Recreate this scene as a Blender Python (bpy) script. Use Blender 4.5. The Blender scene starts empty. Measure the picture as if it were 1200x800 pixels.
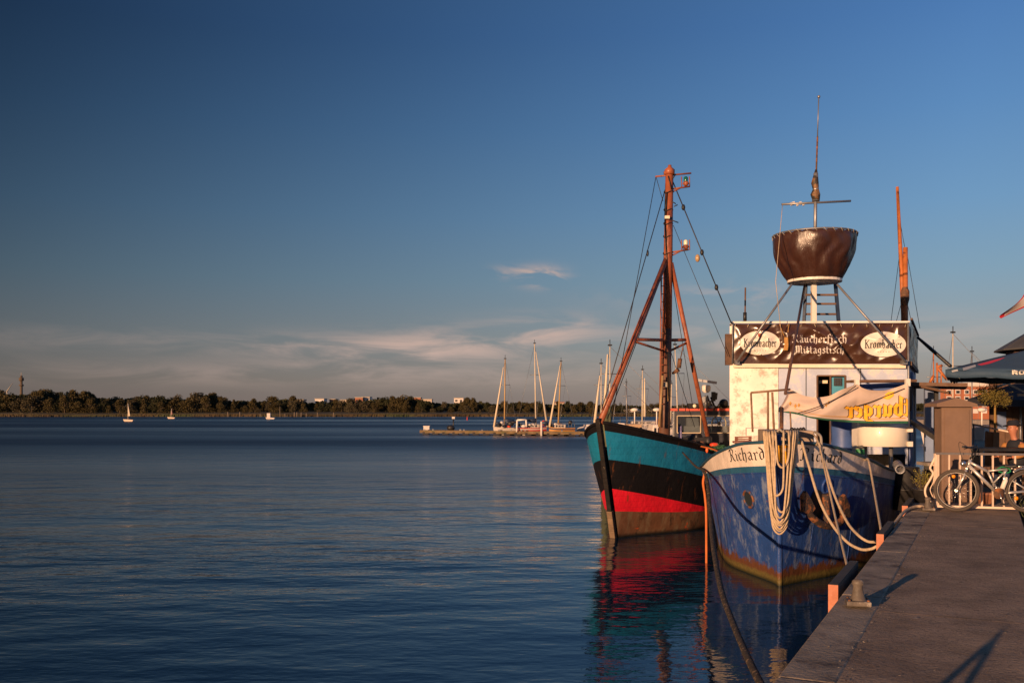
import bpy, bmesh, math, random
from mathutils import Vector, Matrix, noise
random.seed(11)
R = math.radians
V = Vector
S = bpy.context.scene
COL = S.collection
FPX, H, HY = 1100.0, 2.9, 480.0       # focal length in photo pixels, eye height over water, horizon row
QZ = 1.3                               # quay height over water

# ---------------------------------------------------------------- camera, sky, sun, exposure
cam_d = bpy.data.cameras.new('camera'); cam = bpy.data.objects.new('camera', cam_d); COL.objects.link(cam)
cam.location = (0, 0, H); cam.rotation_euler = (R(90), 0, 0)
cam_d.sensor_width = 36; cam_d.lens = 36 * FPX / 1200
cam_d.shift_y = (HY - 400) / 1200
cam_d.clip_end = 6000; cam_d.clip_start = 0.05
S.camera = cam
SUN_EL, SUN_AZ = 6.8, 216.0            # azimuth clockwise from +Y
world = bpy.data.worlds.new('World'); S.world = world; world.use_nodes = True
def build_world():
    nt = world.node_tree; N = nt.nodes; L = nt.links; N.clear()
    out = N.new('ShaderNodeOutputWorld'); bg = N.new('ShaderNodeBackground')
    bg.inputs['Strength'].default_value = 0.11
    sky = N.new('ShaderNodeTexSky'); sky.sky_type = 'NISHITA'; sky.sun_disc = False
    sky.sun_elevation = R(SUN_EL); sky.sun_rotation = R(SUN_AZ)
    sky.dust_density = 1.5; sky.ozone_density = 2.0
    tc = N.new('ShaderNodeTexCoord'); sp = N.new('ShaderNodeSeparateXYZ'); L.new(tc.outputs['Generated'], sp.inputs[0])
    def math_(op, a, b=None):
        n = N.new('ShaderNodeMath'); n.operation = op
        for i, q in enumerate((a, b)):
            if q is None: continue
            if isinstance(q, (int, float)): n.inputs[i].default_value = q
            else: L.new(q, n.inputs[i])
        return n.outputs[0]
    # elevation ramp: the air itself, mauve over the horizon and deep blue overhead
    rp = N.new('ShaderNodeValToRGB'); L.new(sp.outputs['Z'], rp.inputs[0])
    els = rp.color_ramp.elements
    pts = SKY_RAMP
    els[0].position, els[0].color = pts[0][0], (*pts[0][1], 1)
    els[1].position, els[1].color = pts[-1][0], (*pts[-1][1], 1)
    for p, c in pts[1:-1]:
        e = els.new(p); e.color = (*c, 1)
    mx = N.new('ShaderNodeMixRGB'); mx.inputs[0].default_value = 0.85
    L.new(sky.outputs[0], mx.inputs[1]); L.new(rp.outputs[0], mx.inputs[2])
    # polarised band: the sky darkens towards the left, 90 degrees from the sun
    mr = N.new('ShaderNodeMapRange'); L.new(sp.outputs['X'], mr.inputs[0])
    mr.inputs[1].default_value = -0.50; mr.inputs[2].default_value = 0.42
    mr.inputs[3].default_value = 0.20; mr.inputs[4].default_value = 1.0
    ex = N.new('ShaderNodeMapRange'); L.new(sp.outputs['Z'], ex.inputs[0]); ex.inputs[1].default_value = 0; ex.inputs[2].default_value = .36; ex.inputs[3].default_value = .40; ex.inputs[4].default_value = 1.25
    pol = math_('POWER', mr.outputs[0], ex.outputs[0])
    mul = N.new('ShaderNodeMixRGB'); mul.blend_type = 'MULTIPLY'; mul.inputs[0].default_value = 1
    L.new(mx.outputs[0], mul.inputs[1]); L.new(pol, mul.inputs[2])
    # clouds: projected on azimuth / elevation so that they lie in flat bands
    az = math_('ARCTAN2', sp.outputs['X'], sp.outputs['Y'])
    cb = N.new('ShaderNodeCombineXYZ'); L.new(az, cb.inputs[0]); L.new(sp.outputs['Z'], cb.inputs[1])
    def cloud(scale, sx, sy, lo, hi, seed, masks):
        mp = N.new('ShaderNodeMapping'); mp.inputs['Scale'].default_value = (sx, sy, 1); mp.inputs['Location'].default_value = (seed, seed * .7, 0)
        L.new(cb.outputs[0], mp.inputs[0])
        nz = N.new('ShaderNodeTexNoise'); nz.inputs['Scale'].default_value = scale; nz.inputs['Detail'].default_value = 9
        nz.inputs['Roughness'].default_value = .58; nz.inputs['Distortion'].default_value = .5
        L.new(mp.outputs[0], nz.inputs['Vector'])
        a = N.new('ShaderNodeMapRange'); a.interpolation_type = 'SMOOTHSTEP'
        L.new(nz.outputs['Fac'], a.inputs[0]); a.inputs[1].default_value = lo; a.inputs[2].default_value = hi
        tot = None
        for (cx, cz, rx, rz, amp) in masks:
            dx = math_('DIVIDE', math_('SUBTRACT', az, cx), rx); dz = math_('DIVIDE', math_('SUBTRACT', sp.outputs['Z'], cz), rz)
            r2 = math_('ADD', math_('MULTIPLY', dx, dx), math_('MULTIPLY', dz, dz))
            g = math_('MULTIPLY', math_('EXPONENT', math_('MULTIPLY', r2, -1)), amp)
            tot = g if tot is None else math_('ADD', tot, g)
        return math_('MINIMUM', math_('MULTIPLY', a.outputs[0], tot), 1.0)
    def az_of(px): return math.atan((px - 600) / FPX)
    def el_of(py): return math.sin(math.atan((HY - py) / FPX))
    c1 = cloud(7, 1.3, 7, .36, .68, 3.1, [(az_of(465), el_of(413), .12, .016, .85), (az_of(640), el_of(383), .05, .012, .8), (az_of(560), el_of(397), .09, .014, .65),
                                      (az_of(200), el_of(405), .22, .010, .30), (az_of(900), el_of(400), .2, .02, .5), (az_of(420), el_of(440), .35, .012, .4)])
    c2 = cloud(9, 2.0, 5, .45, .62, 7.7, [(az_of(633), el_of(324), .022, .009, 1.3), (az_of(600), el_of(319), .025, .006, .5), (az_of(850), el_of(350), .10, .012, .3)])
    cl = math_('MINIMUM', math_('ADD', c1, c2), 1.0)
    cm = N.new('ShaderNodeMixRGB'); L.new(cl, cm.inputs[0]); L.new(mul.outputs[0], cm.inputs[1])
    cc = N.new('ShaderNodeMixRGB'); cc.blend_type = 'MULTIPLY'; cc.inputs[0].default_value = .6; cc.inputs[1].default_value = (*CLOUD, 1); L.new(pol, cc.inputs[2])
    L.new(cc.outputs[0], cm.inputs[2])
    L.new(cm.outputs[0], bg.inputs[0]); L.new(bg.outputs[0], out.inputs[0])
SKY_RAMP = [(0.0, (2.20, 1.70, 1.58)), (0.03, (2.35, 2.02, 1.90)), (0.07, (2.15, 2.35, 2.58)), (0.135, (1.50, 2.42, 3.35)), (0.20, (1.08, 2.22, 3.80)), (0.285, (.70, 1.78, 3.70)), (0.37, (0.46, 1.36, 3.35)), (0.6, (.30, .85, 2.1)), (1.0, (0.25, 0.65, 1.7))]
CLOUD = (4.8, 3.5, 3.0)
build_world()
sun_d = bpy.data.lights.new('sun', 'SUN'); sun = bpy.data.objects.new('sun', sun_d); COL.objects.link(sun)
sun_d.energy = 5.0; sun_d.angle = R(0.6); sun_d.color = (1.0, 0.60, 0.34)
_a = R(SUN_AZ); sdir = V((math.sin(_a) * math.cos(R(SUN_EL)), math.cos(_a) * math.cos(R(SUN_EL)), math.sin(R(SUN_EL))))
sun.rotation_euler = sdir.to_track_quat('Z', 'Y').to_euler(); sun.location = (-20, -30, 20)
S.view_settings.view_transform = 'Standard'; S.view_settings.look = 'None'; S.view_settings.gamma = 1
S.view_settings.use_curve_mapping = False; S.view_settings.exposure = 0.32

# ---------------------------------------------------------------- helpers
def P(px, py, d): return V(((px - 600) / FPX * d, d, H - (py - HY) / FPX * d))      # point seen at a photo pixel, d metres away
def G(px, py, z=0.0):
    d = (H - z) * FPX / (py - HY); return V(((px - 600) / FPX * d, d, z))
WM = {}
def wm(o): return WM.get(o.name, Matrix.Identity(4)) if o is not None else Matrix.Identity(4)
def tag(o, label=None, cat=None, group=None, kind=None):
    for k, q in (('label', label), ('category', cat), ('group', group), ('kind', kind)):
        if q: o[k] = q
    return o
def thing(name, label, cat, loc=(0, 0, 0), rz=0, group=None):
    o = bpy.data.objects.new(name, None); COL.objects.link(o); o.empty_display_size = .2
    o.location = loc; o.rotation_euler = (0, 0, rz)
    WM[o.name] = Matrix.Translation(V(loc)) @ Matrix.Rotation(rz, 4, 'Z')
    return tag(o, label, cat, group)
class MB:
    def __init__(s): s.v = []; s.f = []; s.mi = []; s.sm = []; s.m = 0; s.smooth = False
    def add(s, vs, fs, smooth=None):
        b = len(s.v); s.v += [V(q) for q in vs]
        for f in fs: s.f.append([b + i for i in f]); s.mi.append(s.m); s.sm.append(s.smooth if smooth is None else smooth)
        return s
    def box(s, c, size, rz=0, M=None):
        x, y, z = (q / 2 for q in size)
        M = M or (Matrix.Translation(V(c)) @ Matrix.Rotation(rz, 4, 'Z'))
        vs = [M @ V((a * x, b * y, d * z)) for a in (-1, 1) for b in (-1, 1) for d in (-1, 1)]
        return s.add(vs, [(0, 1, 3, 2), (4, 6, 7, 5), (0, 4, 5, 1), (2, 3, 7, 6), (0, 2, 6, 4), (1, 5, 7, 3)], False)
    def beam(s, p, q, w, h=None, up=(0, 0, 1)):
        p, q = V(p), V(q); h = h or w; d = (q - p); ln = d.length; d.normalize()
        x = d.cross(V(up))
        if x.length < 1e-3: x = d.cross(V((1, 0, 0)))
        x.normalize(); z = x.cross(d)
        M = Matrix((x, d, z)).transposed().to_4x4(); M.translation = (p + q) / 2
        return s.box(None, (w, ln, h), M=M)
    def tube(s, pts, r, n=8, closed=False, caps=True):
        pts = [V(p) for p in pts]; k = len(pts)
        rs = r if isinstance(r, (list, tuple)) else [r] * k
        vs = []; prev = None
        for i, p in enumerate(pts):
            if closed: t = pts[(i + 1) % k] - pts[i - 1]
            else: t = pts[min(i + 1, k - 1)] - pts[max(i - 1, 0)]
            t.normalize()
            if prev is None:
                x = t.cross(V((0, 0, 1)))
                if x.length < 1e-2: x = t.cross(V((0, 1, 0)))
            else: x = prev - t * prev.dot(t)
            x.normalize(); prev = x; y = t.cross(x)
            for j in range(n):
                a = 2 * math.pi * j / n
                vs.append(p + x * math.cos(a) * rs[i] + y * math.sin(a) * rs[i])
        fs = []
        for i in range(k if closed else k - 1):
            a = i * n; b = ((i + 1) % k) * n
            for j in range(n): fs.append((a + j, a + (j + 1) % n, b + (j + 1) % n, b + j))
        s.add(vs, fs, True)
        if caps and not closed:
            b0 = len(s.v) - len(vs)
            for f in (list(range(b0, b0 + n))[::-1], list(range(b0 + (k - 1) * n, b0 + k * n))):
                s.f.append(f); s.mi.append(s.m); s.sm.append(False)
        return s
    def cyl(s, p, q, r, n=12, r2=None): return s.tube([p, q], [r, r if r2 is None else r2], n)
    def lathe(s, c, prof, n=20, M=None, arc=None, smooth=True):
        M = M or Matrix.Translation(V(c)); vs = []; fs = []; k = len(prof)
        for r, z in prof:
            for j in range(n):
                a = 2 * math.pi * j / n; vs.append(M @ V((r * math.cos(a), r * math.sin(a), z)))
        for i in range(k - 1):
            for j in range(n): fs.append((i * n + j, i * n + (j + 1) % n, (i + 1) * n + (j + 1) % n, (i + 1) * n + j))
        return s.add(vs, fs, smooth)
    def grid(s, fn, nu, nv, smooth=True):
        vs = [fn(i / nu, j / nv) for j in range(nv + 1) for i in range(nu + 1)]
        fs = [(j * (nu + 1) + i, j * (nu + 1) + i + 1, (j + 1) * (nu + 1) + i + 1, (j + 1) * (nu + 1) + i) for j in range(nv) for i in range(nu)]
        return s.add(vs, fs, smooth)
    def prism(s, pts, z0, z1):                 # vertical prism over a plan outline
        n = len(pts); vs = [V((p[0], p[1], z0)) for p in pts] + [V((p[0], p[1], z1)) for p in pts]
        fs = [tuple(range(n))[::-1], tuple(range(n, 2 * n))] + [(i, (i + 1) % n, n + (i + 1) % n, n + i) for i in range(n)]
        return s.add(vs, fs, False)
    def slab(s, pts, t):                       # 3-D outline thickened by vector t
        n = len(pts); t = V(t); vs = [V(p) for p in pts] + [V(p) + t for p in pts]
        fs = [tuple(range(n))[::-1], tuple(range(n, 2 * n))] + [(i, (i + 1) % n, n + (i + 1) % n, n + i) for i in range(n)]
        return s.add(vs, fs, False)
    def blob(s, c, r, n=10, k=6):
        c = V(c); r = V(r) if not isinstance(r, (int, float)) else V((r, r, r))
        return s.lathe(None, [(max(math.sin(math.pi * i / k), .001), -math.cos(math.pi * i / k)) for i in range(k + 1)], n, M=Matrix.Translation(c) @ Matrix.Diagonal((*r, 1)))
    def build(s, name, mats, parent=None, bevel=0, solid=0, fix=True, origin=None):
        me = bpy.data.meshes.new(name); o = bpy.data.objects.new(name, me); COL.objects.link(o)
        Mw = wm(parent)
        if parent is None and origin is not None: Mw = Matrix.Translation(V(origin)); o.location = origin
        inv = Mw.inverted()
        me.from_pydata([inv @ q for q in s.v], [], s.f)
        for m in (mats if isinstance(mats, (list, tuple)) else [mats]): me.materials.append(m)
        me.polygons.foreach_set('material_index', s.mi); me.polygons.foreach_set('use_smooth', s.sm)
        if fix:
            bm = bmesh.new(); bm.from_mesh(me); bmesh.ops.recalc_face_normals(bm, faces=bm.faces); bm.to_mesh(me); bm.free()
        me.update()
        if parent is not None: o.parent = parent
        WM[o.name] = Mw
        if bevel:
            b = o.modifiers.new('bevel', 'BEVEL'); b.width = bevel; b.segments = 2; b.limit_method = 'ANGLE'; b.angle_limit = R(40)
        if solid:
            b = o.modifiers.new('solid', 'SOLIDIFY'); b.thickness = solid; b.offset = 0
        return o
def copy_tree(o, parent=None):
    c = o.copy(); COL.objects.link(c); c.parent = parent
    WM[c.name] = wm(o)
    for ch in [q for q in bpy.data.objects if q.parent == o]: copy_tree(ch, c)
    return c
def catenary(p, q, sag, n=16):
    p, q = V(p), V(q); return [p.lerp(q, i / n) - V((0, 0, sag * 4 * (i / n) * (1 - i / n))) for i in range(n + 1)]
def smooth(pts, k=6):                          # Catmull-Rom through points
    pts = [V(p) for p in pts]; out = []
    for i in range(len(pts) - 1):
        a, b, c, d = pts[max(i - 1, 0)], pts[i], pts[i + 1], pts[min(i + 2, len(pts) - 1)]
        for j in range(k):
            t = j / k; out.append(.5 * ((2 * b) + (c - a) * t + (2 * a - 5 * b + 4 * c - d) * t * t + (3 * b - a - 3 * c + d) * t ** 3))
    out.append(pts[-1]); return out
def interp(tab, x):                            # smooth (monotone hermite) table lookup
    if x <= tab[0][0]: return tab[0][1]
    if x >= tab[-1][0]: return tab[-1][1]
    for i in range(len(tab) - 1):
        if x <= tab[i + 1][0]: break
    def sl(j): return (tab[j + 1][1] - tab[j][1]) / (tab[j + 1][0] - tab[j][0])
    def tg(j):
        if j == 0: return sl(0)
        if j == len(tab) - 1: return sl(j - 1)
        a, b = sl(j - 1), sl(j); return 0 if a * b <= 0 else 2 * a * b / (a + b)
    h = tab[i + 1][0] - tab[i][0]; t = (x - tab[i][0]) / h
    return ((2 * t ** 3 - 3 * t * t + 1) * tab[i][1] + (t ** 3 - 2 * t * t + t) * h * tg(i) + (-2 * t ** 3 + 3 * t * t) * tab[i + 1][1] + (t ** 3 - t * t) * h * tg(i + 1))

# ---------------------------------------------------------------- materials
MC = {}
def mat(name, col, rough=.6, metal=0, var=.25, vs=3.0, col2=None, lo=.55, hi=.65, s2=3.0, st2=(1, 1, 1), bump=0.0, bs=25.0, bst=(1, 1, 1), spec=.5, coat=0, emis=None, col3=None, lo3=.6, hi3=.68, s3=6, st3=(1, 1, 1), extra=None):
    if name in MC: return MC[name]
    m = bpy.data.materials.new(name); m.use_nodes = True; nt = m.node_tree; N = nt.nodes; L = nt.links
    b = N['Principled BSDF']; b.inputs['Roughness'].default_value = rough; b.inputs['Metallic'].default_value = metal
    b.inputs['Specular IOR Level'].default_value = spec; b.inputs['Coat Weight'].default_value = coat
    tc = N.new('ShaderNodeTexCoord').outputs['Object']
    def mp(st):
        n = N.new('ShaderNodeMapping'); n.inputs['Scale'].default_value = st; L.new(tc, n.inputs[0]); return n.outputs[0]
    def nz(sc, st=(1, 1, 1), det=6, rg=.6):
        n = N.new('ShaderNodeTexNoise'); n.inputs['Scale'].default_value = sc; n.inputs['Detail'].default_value = det; n.inputs['Roughness'].default_value = rg
        L.new(mp(st), n.inputs['Vector']); return n.outputs['Fac']
    def mr(src, a, c, x=0, y=1, sm=False):
        n = N.new('ShaderNodeMapRange'); L.new(src, n.inputs[0])
        if sm: n.interpolation_type = 'SMOOTHSTEP'
        for i, q in enumerate((a, c, x, y)): n.inputs[i + 1].default_value = q
        return n.outputs[0]
    def mix(f, a, c, mode='MIX'):
        n = N.new('ShaderNodeMixRGB'); n.blend_type = mode
        for i, q in enumerate((f, a, c)):
            if isinstance(q, (int, float)): n.inputs[i].default_value = q
            elif isinstance(q, tuple): n.inputs[i].default_value = (*q, 1)
            else: L.new(q, n.inputs[i])
        return n.outputs[0]
    base = mix(1.0, tuple(col), mr(nz(vs), .3, .7, 1 - var, 1 + var), 'MULTIPLY') if var else None
    if base is None: rgb = N.new('ShaderNodeRGB'); rgb.outputs[0].default_value = (*col, 1); base = rgb.outputs[0]
    if col2: base = mix(mr(nz(s2, st2, 9, .65), lo, hi, sm=True), base, tuple(col2))
    if col3: base = mix(mr(nz(s3, st3, 9, .65), lo3, hi3, sm=True), base, tuple(col3))
    if extra: base = extra(N, L, base, tc, nz, mr, mix)
    L.new(base, b.inputs['Base Color'])
    if rough > .05 and var: L.new(mr(nz(vs * 2.3), .3, .7, max(rough - .1, .02), min(rough + .12, 1)), b.inputs['Roughness'])
    if bump:
        bp = N.new('ShaderNodeBump'); bp.inputs['Strength'].default_value = 1; bp.inputs['Distance'].default_value = bump
        L.new(nz(bs, bst), bp.inputs['Height']); L.new(bp.outputs[0], b.inputs['Normal'])
    if emis: b.inputs['Emission Color'].default_value = (*emis[0], 1); b.inputs['Emission Strength'].default_value = emis[1]
    MC[name] = m; return m

# ---------------------------------------------------------------- broad-nib lettering
GL = {
 'i': (.36, [[(.04,.85),(.16,.75),(.16,.15),(.3,.03)], [(.14,1.15),(.22,1.22)]]),
 'r': (.5, [[(.05,.85),(.17,.75),(.17,.05),(.28,0)], [(.17,.7),(.35,.9),(.48,.78)]]),
 'c': (.5, [[(.45,.8),(.33,.92),(.13,.75),(.13,.2),(.3,.02),(.47,.15)]]),
 'e': (.52, [[(.16,.45),(.45,.62),(.45,.8),(.33,.92),(.13,.75),(.13,.2),(.3,.02),(.47,.15)]]),
 'o': (.6, [[(.3,.95),(.12,.78),(.12,.2),(.3,.02),(.48,.2),(.48,.75),(.3,.95)]]),
 'a': (.62, [[(.12,.85),(.3,.95),(.45,.8),(.45,.15),(.57,.03)], [(.45,.55),(.25,.5),(.12,.3),(.15,.1),(.28,.02),(.45,.2)]]),
 'h': (.62, [[(.02,1.4),(.13,1.5),(.13,.05),(.2,0)], [(.13,.7),(.33,.93),(.48,.78),(.48,.15),(.4,-.2)]]),
 'b': (.62, [[(.02,1.4),(.12,1.5),(.12,.15),(.3,.02),(.48,.2),(.48,.72),(.33,.93),(.12,.7)]]),
 'd': (.62, [[(.42,.85),(.28,.92),(.12,.7),(.12,.2),(.28,.02),(.47,.2),(.47,.85),(.35,1.2),(.08,1.42)]]),
 'u': (.64, [[(.04,.85),(.14,.75),(.14,.2),(.3,.02),(.46,.2)], [(.46,.9),(.46,.15),(.58,.03)]]),
 'm': (.95, [[(.04,.85),(.14,.75),(.14,.02)], [(.14,.72),(.32,.93),(.46,.78),(.46,.02)], [(.46,.72),(.64,.93),(.78,.78),(.78,.12),(.88,.02)]]),
 't': (.44, [[(.17,1.25),(.17,.15),(.32,.02),(.4,.08)], [(.02,.85),(.36,.87)]]),
 's': (.52, [[(.45,.8),(.3,.93),(.13,.75),(.45,.35),(.42,.12),(.27,.02),(.08,.15)]]),
 'f': (.42, [[(.5,1.35),(.35,1.5),(.17,1.3),(.17,-.25)], [(.02,.85),(.38,.87)]]),
 'g': (.6, [[(.45,.8),(.3,.93),(.12,.75),(.12,.3),(.28,.1),(.46,.25)], [(.46,.92),(.46,-.2),(.3,-.42),(.06,-.3)]]),
 'R': (.92, [[(.0,1.2),(.12,1.42),(.24,1.4),(.24,.15),(.1,0),(0,.1)], [(.24,1.3),(.45,1.5),(.68,1.35),(.68,1.05),(.45,.78),(.28,.75)], [(.45,.76),(.68,.2),(.86,.02)]]),
 'K': (.92, [[(.2,1.45),(.2,0)], [(.08,1.45),(.32,1.45)], [(.08,0),(.32,0)], [(.78,1.42),(.22,.7)], [(.36,.86),(.78,.05),(.9,.02)]]),
 'M': (1.2, [[(.05,1.15),(.25,1.42),(.28,.2),(.1,0)], [(.28,1.2),(.48,1.45),(.63,1.25),(.63,.1)], [(.63,1.2),(.83,1.45),(.98,1.25),(.98,.15),(1.12,.02)]]),
 'O': (1.0, [[(.5,1.45),(.2,1.3),(.12,.72),(.2,.15),(.5,0),(.8,.15),(.88,.72),(.8,1.3),(.5,1.45)]]),
 'Q': (.95, [[(.15,0),(.15,1.45),(.55,1.45),(.78,1.3),(.78,.9),(.55,.72),(.15,.72)], [(.45,.72),(.8,0)]]),
 ' ': (.4, []), }
def text_polys(txt, height=1.0, nib=.16, ang=40, umlaut=True, mono=False):
    """list of quads (x, y) and total width; x-height = height"""
    polys = []; x = 0; a = R(ang); n = V((math.cos(a), math.sin(a))) * nib / 2
    t = V((-math.sin(a), math.cos(a))) * nib * (.5 if mono else .12)
    def seg(p, q):
        d = (q - p)
        c = [p + n + t, p + n - t, p - n - t, p - n + t]; e = [q + n + t, q + n - t, q - n - t, q - n + t]
        pts = c + e; pts.sort(key=lambda v: (v.x, v.y))           # convex hull of the swept nib
        def half(ps):
            h = []
            for v in ps:
                while len(h) >= 2 and (h[-1] - h[-2]).cross(v - h[-1]) <= 0: h.pop()
                h.append(v)
            return h
        lo = half(pts); up = half(pts[::-1]); polys.append(lo[:-1] + up[:-1])
    for ch in txt:
        um = ch == 'ä'; g = GL['a' if um else ch]; w, st = g
        st = list(st)
        if um: st += [[(.15, 1.2), (.2, 1.26)], [(.4, 1.2), (.45, 1.26)]]
        for s in st:
            for p, q in zip(s, s[1:]):
                a_, b_ = V((x + p[0], p[1])), V((x + q[0], q[1])); kk = max(1, math.ceil((b_ - a_).length / .22))
                for i_ in range(kk): seg(a_.lerp(b_, i_ / kk), a_.lerp(b_, (i_ + 1) / kk))
        x += w + .08
    return [[v * height for v in p] for p in polys], x * height
def text_mesh(mb, txt, fn, height, nib=.16, ang=40, mono=False, step=.0003, mirror=False):
    """fn(x, y, lift) -> world point"""
    polys, w = text_polys(txt, height, nib, ang, mono=mono)
    for i, p in enumerate(polys):
        # subdivide so that the strokes follow a curved surface
        vs = [fn(v.x, v.y, step * (i % 12)) for v in p]
        mb.add(vs, [tuple(range(len(vs)))], False)
    return w
# ================================================================ SETTING: water, quay, far shore
QA = V((.4508, .8927, 0)); QN = V((.8927, -.4508, 0)); Q0 = V((-1.25, 0, 0))        # quay edge direction, inland normal, a point of the edge
def Q(along, inland, z=QZ): p = Q0 + QA * along + QN * inland; p.z = z; return p
QR = math.atan2(-QA.x, QA.y)                                                         # rotation of the quay about Z

def water_mat():
    m = bpy.data.materials.new('water'); m.use_nodes = True; nt = m.node_tree; N = nt.nodes; L = nt.links
    b = N['Principled BSDF']; b.inputs['Base Color'].default_value = (.006, .026, .055, 1); L_rough = b.inputs['Roughness']
    b.inputs['IOR'].default_value = 1.33
    tc = N.new('ShaderNodeTexCoord').outputs['Object']
    def nz(sc, st, det, rot=0, rg=.5, dist=0):
        mp = N.new('ShaderNodeMapping'); mp.inputs['Scale'].default_value = st; mp.inputs['Rotation'].default_value = (0, 0, rot); L.new(tc, mp.inputs[0])
        n = N.new('ShaderNodeTexNoise'); n.inputs['Scale'].default_value = sc; n.inputs['Detail'].default_value = det; n.inputs['Roughness'].default_value = rg
        n.inputs['Distortion'].default_value = dist
        L.new(mp.outputs[0], n.inputs['Vector']); return n.outputs['Fac']
    def M(op, a, c):
        n = N.new('ShaderNodeMath'); n.operation = op
        for i, q in enumerate((a, c)):
            if isinstance(q, (int, float)): n.inputs[i].default_value = q
            else: L.new(q, n.inputs[i])
        return n.outputs[0]
    patch = N.new('ShaderNodeMapRange'); patch.interpolation_type = 'SMOOTHSTEP'
    L.new(nz(.03, (.35, 1.6, 1), 4, .05), patch.inputs[0]); patch.inputs[1].default_value = .38; patch.inputs[2].default_value = .62
    patch.inputs[3].default_value = .45; patch.inputs[4].default_value = 1.15
    # calmer in the lee of the moored boats
    sp = N.new('ShaderNodeSeparateXYZ'); L.new(tc, sp.inputs[0])
    dx = M('DIVIDE', M('SUBTRACT', sp.outputs['X'], 5.0), 6.0); dy = M('DIVIDE', M('SUBTRACT', sp.outputs['Y'], 14.0), 12.0)
    calm = M('EXPONENT', M('MULTIPLY', M('ADD', M('MULTIPLY', dx, dx), M('MULTIPLY', dy, dy)), -1.0), 0)
    amp = M('MULTIPLY', patch.outputs[0], M('SUBTRACT', 1.0, M('MULTIPLY', calm, .72)))
    dist = N.new('ShaderNodeMapRange'); L.new(sp.outputs['Y'], dist.inputs[0]); dist.inputs[1].default_value = 10; dist.inputs[2].default_value = 90; dist.inputs[3].default_value = .08; dist.inputs[4].default_value = .46
    rv = N.new('ShaderNodeMapRange'); L.new(nz(.012, (.3, 1.8, 1), 4, .03), rv.inputs[0]); rv.inputs[1].default_value = .40; rv.inputs[2].default_value = .60; rv.inputs[3].default_value = .55; rv.inputs[4].default_value = 1.15
    L.new(M('MULTIPLY', M('MULTIPLY', dist.outputs[0], rv.outputs[0]), M('SUBTRACT', 1.0, M('MULTIPLY', calm, .6))), L_rough)
    h = M('MULTIPLY', nz(.55, (.55, 1.0, 1), 2, .12), .16)
    h = M('ADD', h, M('MULTIPLY', nz(1.6, (.45, 1.0, 1), 3, -.15, .5, .3), .045))
    h = M('ADD', h, M('MULTIPLY', nz(6, (.6, 1, 1), 3, .2, .5), .016))
    h = M('ADD', h, M('MULTIPLY', nz(3.2, (.5, 1, 1), 3, -.05, .55), .026))
    h = M('MULTIPLY', h, amp)
    bp = N.new('ShaderNodeBump'); bp.inputs['Strength'].default_value = 1; bp.inputs['Distance'].default_value = WATER_D
    L.new(h, bp.inputs['Height']); L.new(bp.outputs[0], b.inputs['Normal'])
    return m
WATER_D = 1.0
mb = MB(); mb.add([(-2500, -60, 0), (2500, -60, 0), (2500, 3000, 0), (-2500, 3000, 0)], [(0, 1, 2, 3)])
tag(mb.build('water', water_mat()), kind='structure')
mb = MB(); mb.add([(-2500, -60, -2.2), (2500, -60, -2.2), (2500, 3000, -2.2), (-2500, 3000, -2.2)], [(0, 1, 2, 3)])
tag(mb.build('harbour_bed', mat('bed', (.03, .03, .02))), kind='structure')

# quay
def quay_extra(N, L, base, tc, nz, mr, mix):
    c = mix(mr(nz(14, (.22, 1, 1), 8, .75), .50, .68, 0, .8, sm=True), base, (.33, .255, .185))       # worn streaks across
    c = mix(mr(nz(3, (.3, 1, 1), 9, .75), .58, .72, 0, .7, sm=True), c, (.31, .225, .175))
    c = mix(mr(nz(70, (1, 1, 1), 4, .7), .54, .68), c, (.42, .34, .27))
    c = mix(mr(nz(45, (1, 1, 1), 4, .7), .56, .66), c, (.09, .07, .055))                 # grit
    c = mix(mr(nz(1.3, (1, 1, 1), 5, .6), .5, .7, 0, .5), c, (.10, .068, .05))
    return c
m_deckq = mat('quay_planking', (.29, .205, .138), rough=.9, var=.35, vs=2.2, bump=.016, bs=38, bst=(.7, 1, 1), extra=lambda *a: quay_extra(*a), spec=.25)
m_stone = mat('quay_edge_stone', (.30, .235, .17), rough=.85, var=.35, vs=3, bump=.012, bs=30, col2=(.08, .058, .047), lo=.5, hi=.68, s2=2, spec=.3)
m_conc = mat('concrete', (.24, .20, .17), rough=.9, var=.3, vs=4, bump=.006, bs=20)
m_soil = mat('dark_ground', (.045, .036, .03), rough=.95, var=.4, vs=2, bump=.03, bs=6, col2=(.10, .08, .065), lo=.5, hi=.7, s2=1.2)
def qframe_build(mb, name, m, **k):
    """a structure whose local axes follow the quay"""
    me = mb.build(name, m, None, **k); Mx = Matrix.Translation(V((Q0.x, Q0.y, 0))) @ Matrix.Rotation(QR, 4, 'Z')
    me.data.transform(Mx.inverted()); me.matrix_world = Mx; WM[me.name] = Mx; return me
mb = MB()
mb.prism([Q(-12, .30), Q(70, .30), Q(70, 1.58), Q(-12, 1.58)], -2.0, QZ)
tag(qframe_build(mb, 'quay', m_deckq, bevel=.01), kind='structure')
mb = MB()
a = -12.0
random.seed(3)
while a < 60:
    l = random.choice((1.9, 2.3, 2.8)); 
    mb.prism([Q(a + .006, 0), Q(a + l - .006, 0), Q(a + l - .006, .336), Q(a + .006, .336)], .55, QZ + .005 + random.uniform(-.002, .003)); a += l
tag(qframe_build(mb, 'quay_kerb', m_stone, bevel=.015), kind='structure')
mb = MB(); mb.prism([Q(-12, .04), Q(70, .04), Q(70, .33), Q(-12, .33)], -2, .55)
tag(qframe_build(mb, 'quay_wall', mat('wet_wall', (.06, .05, .04), rough=.7, var=.4)), kind='structure')
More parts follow.
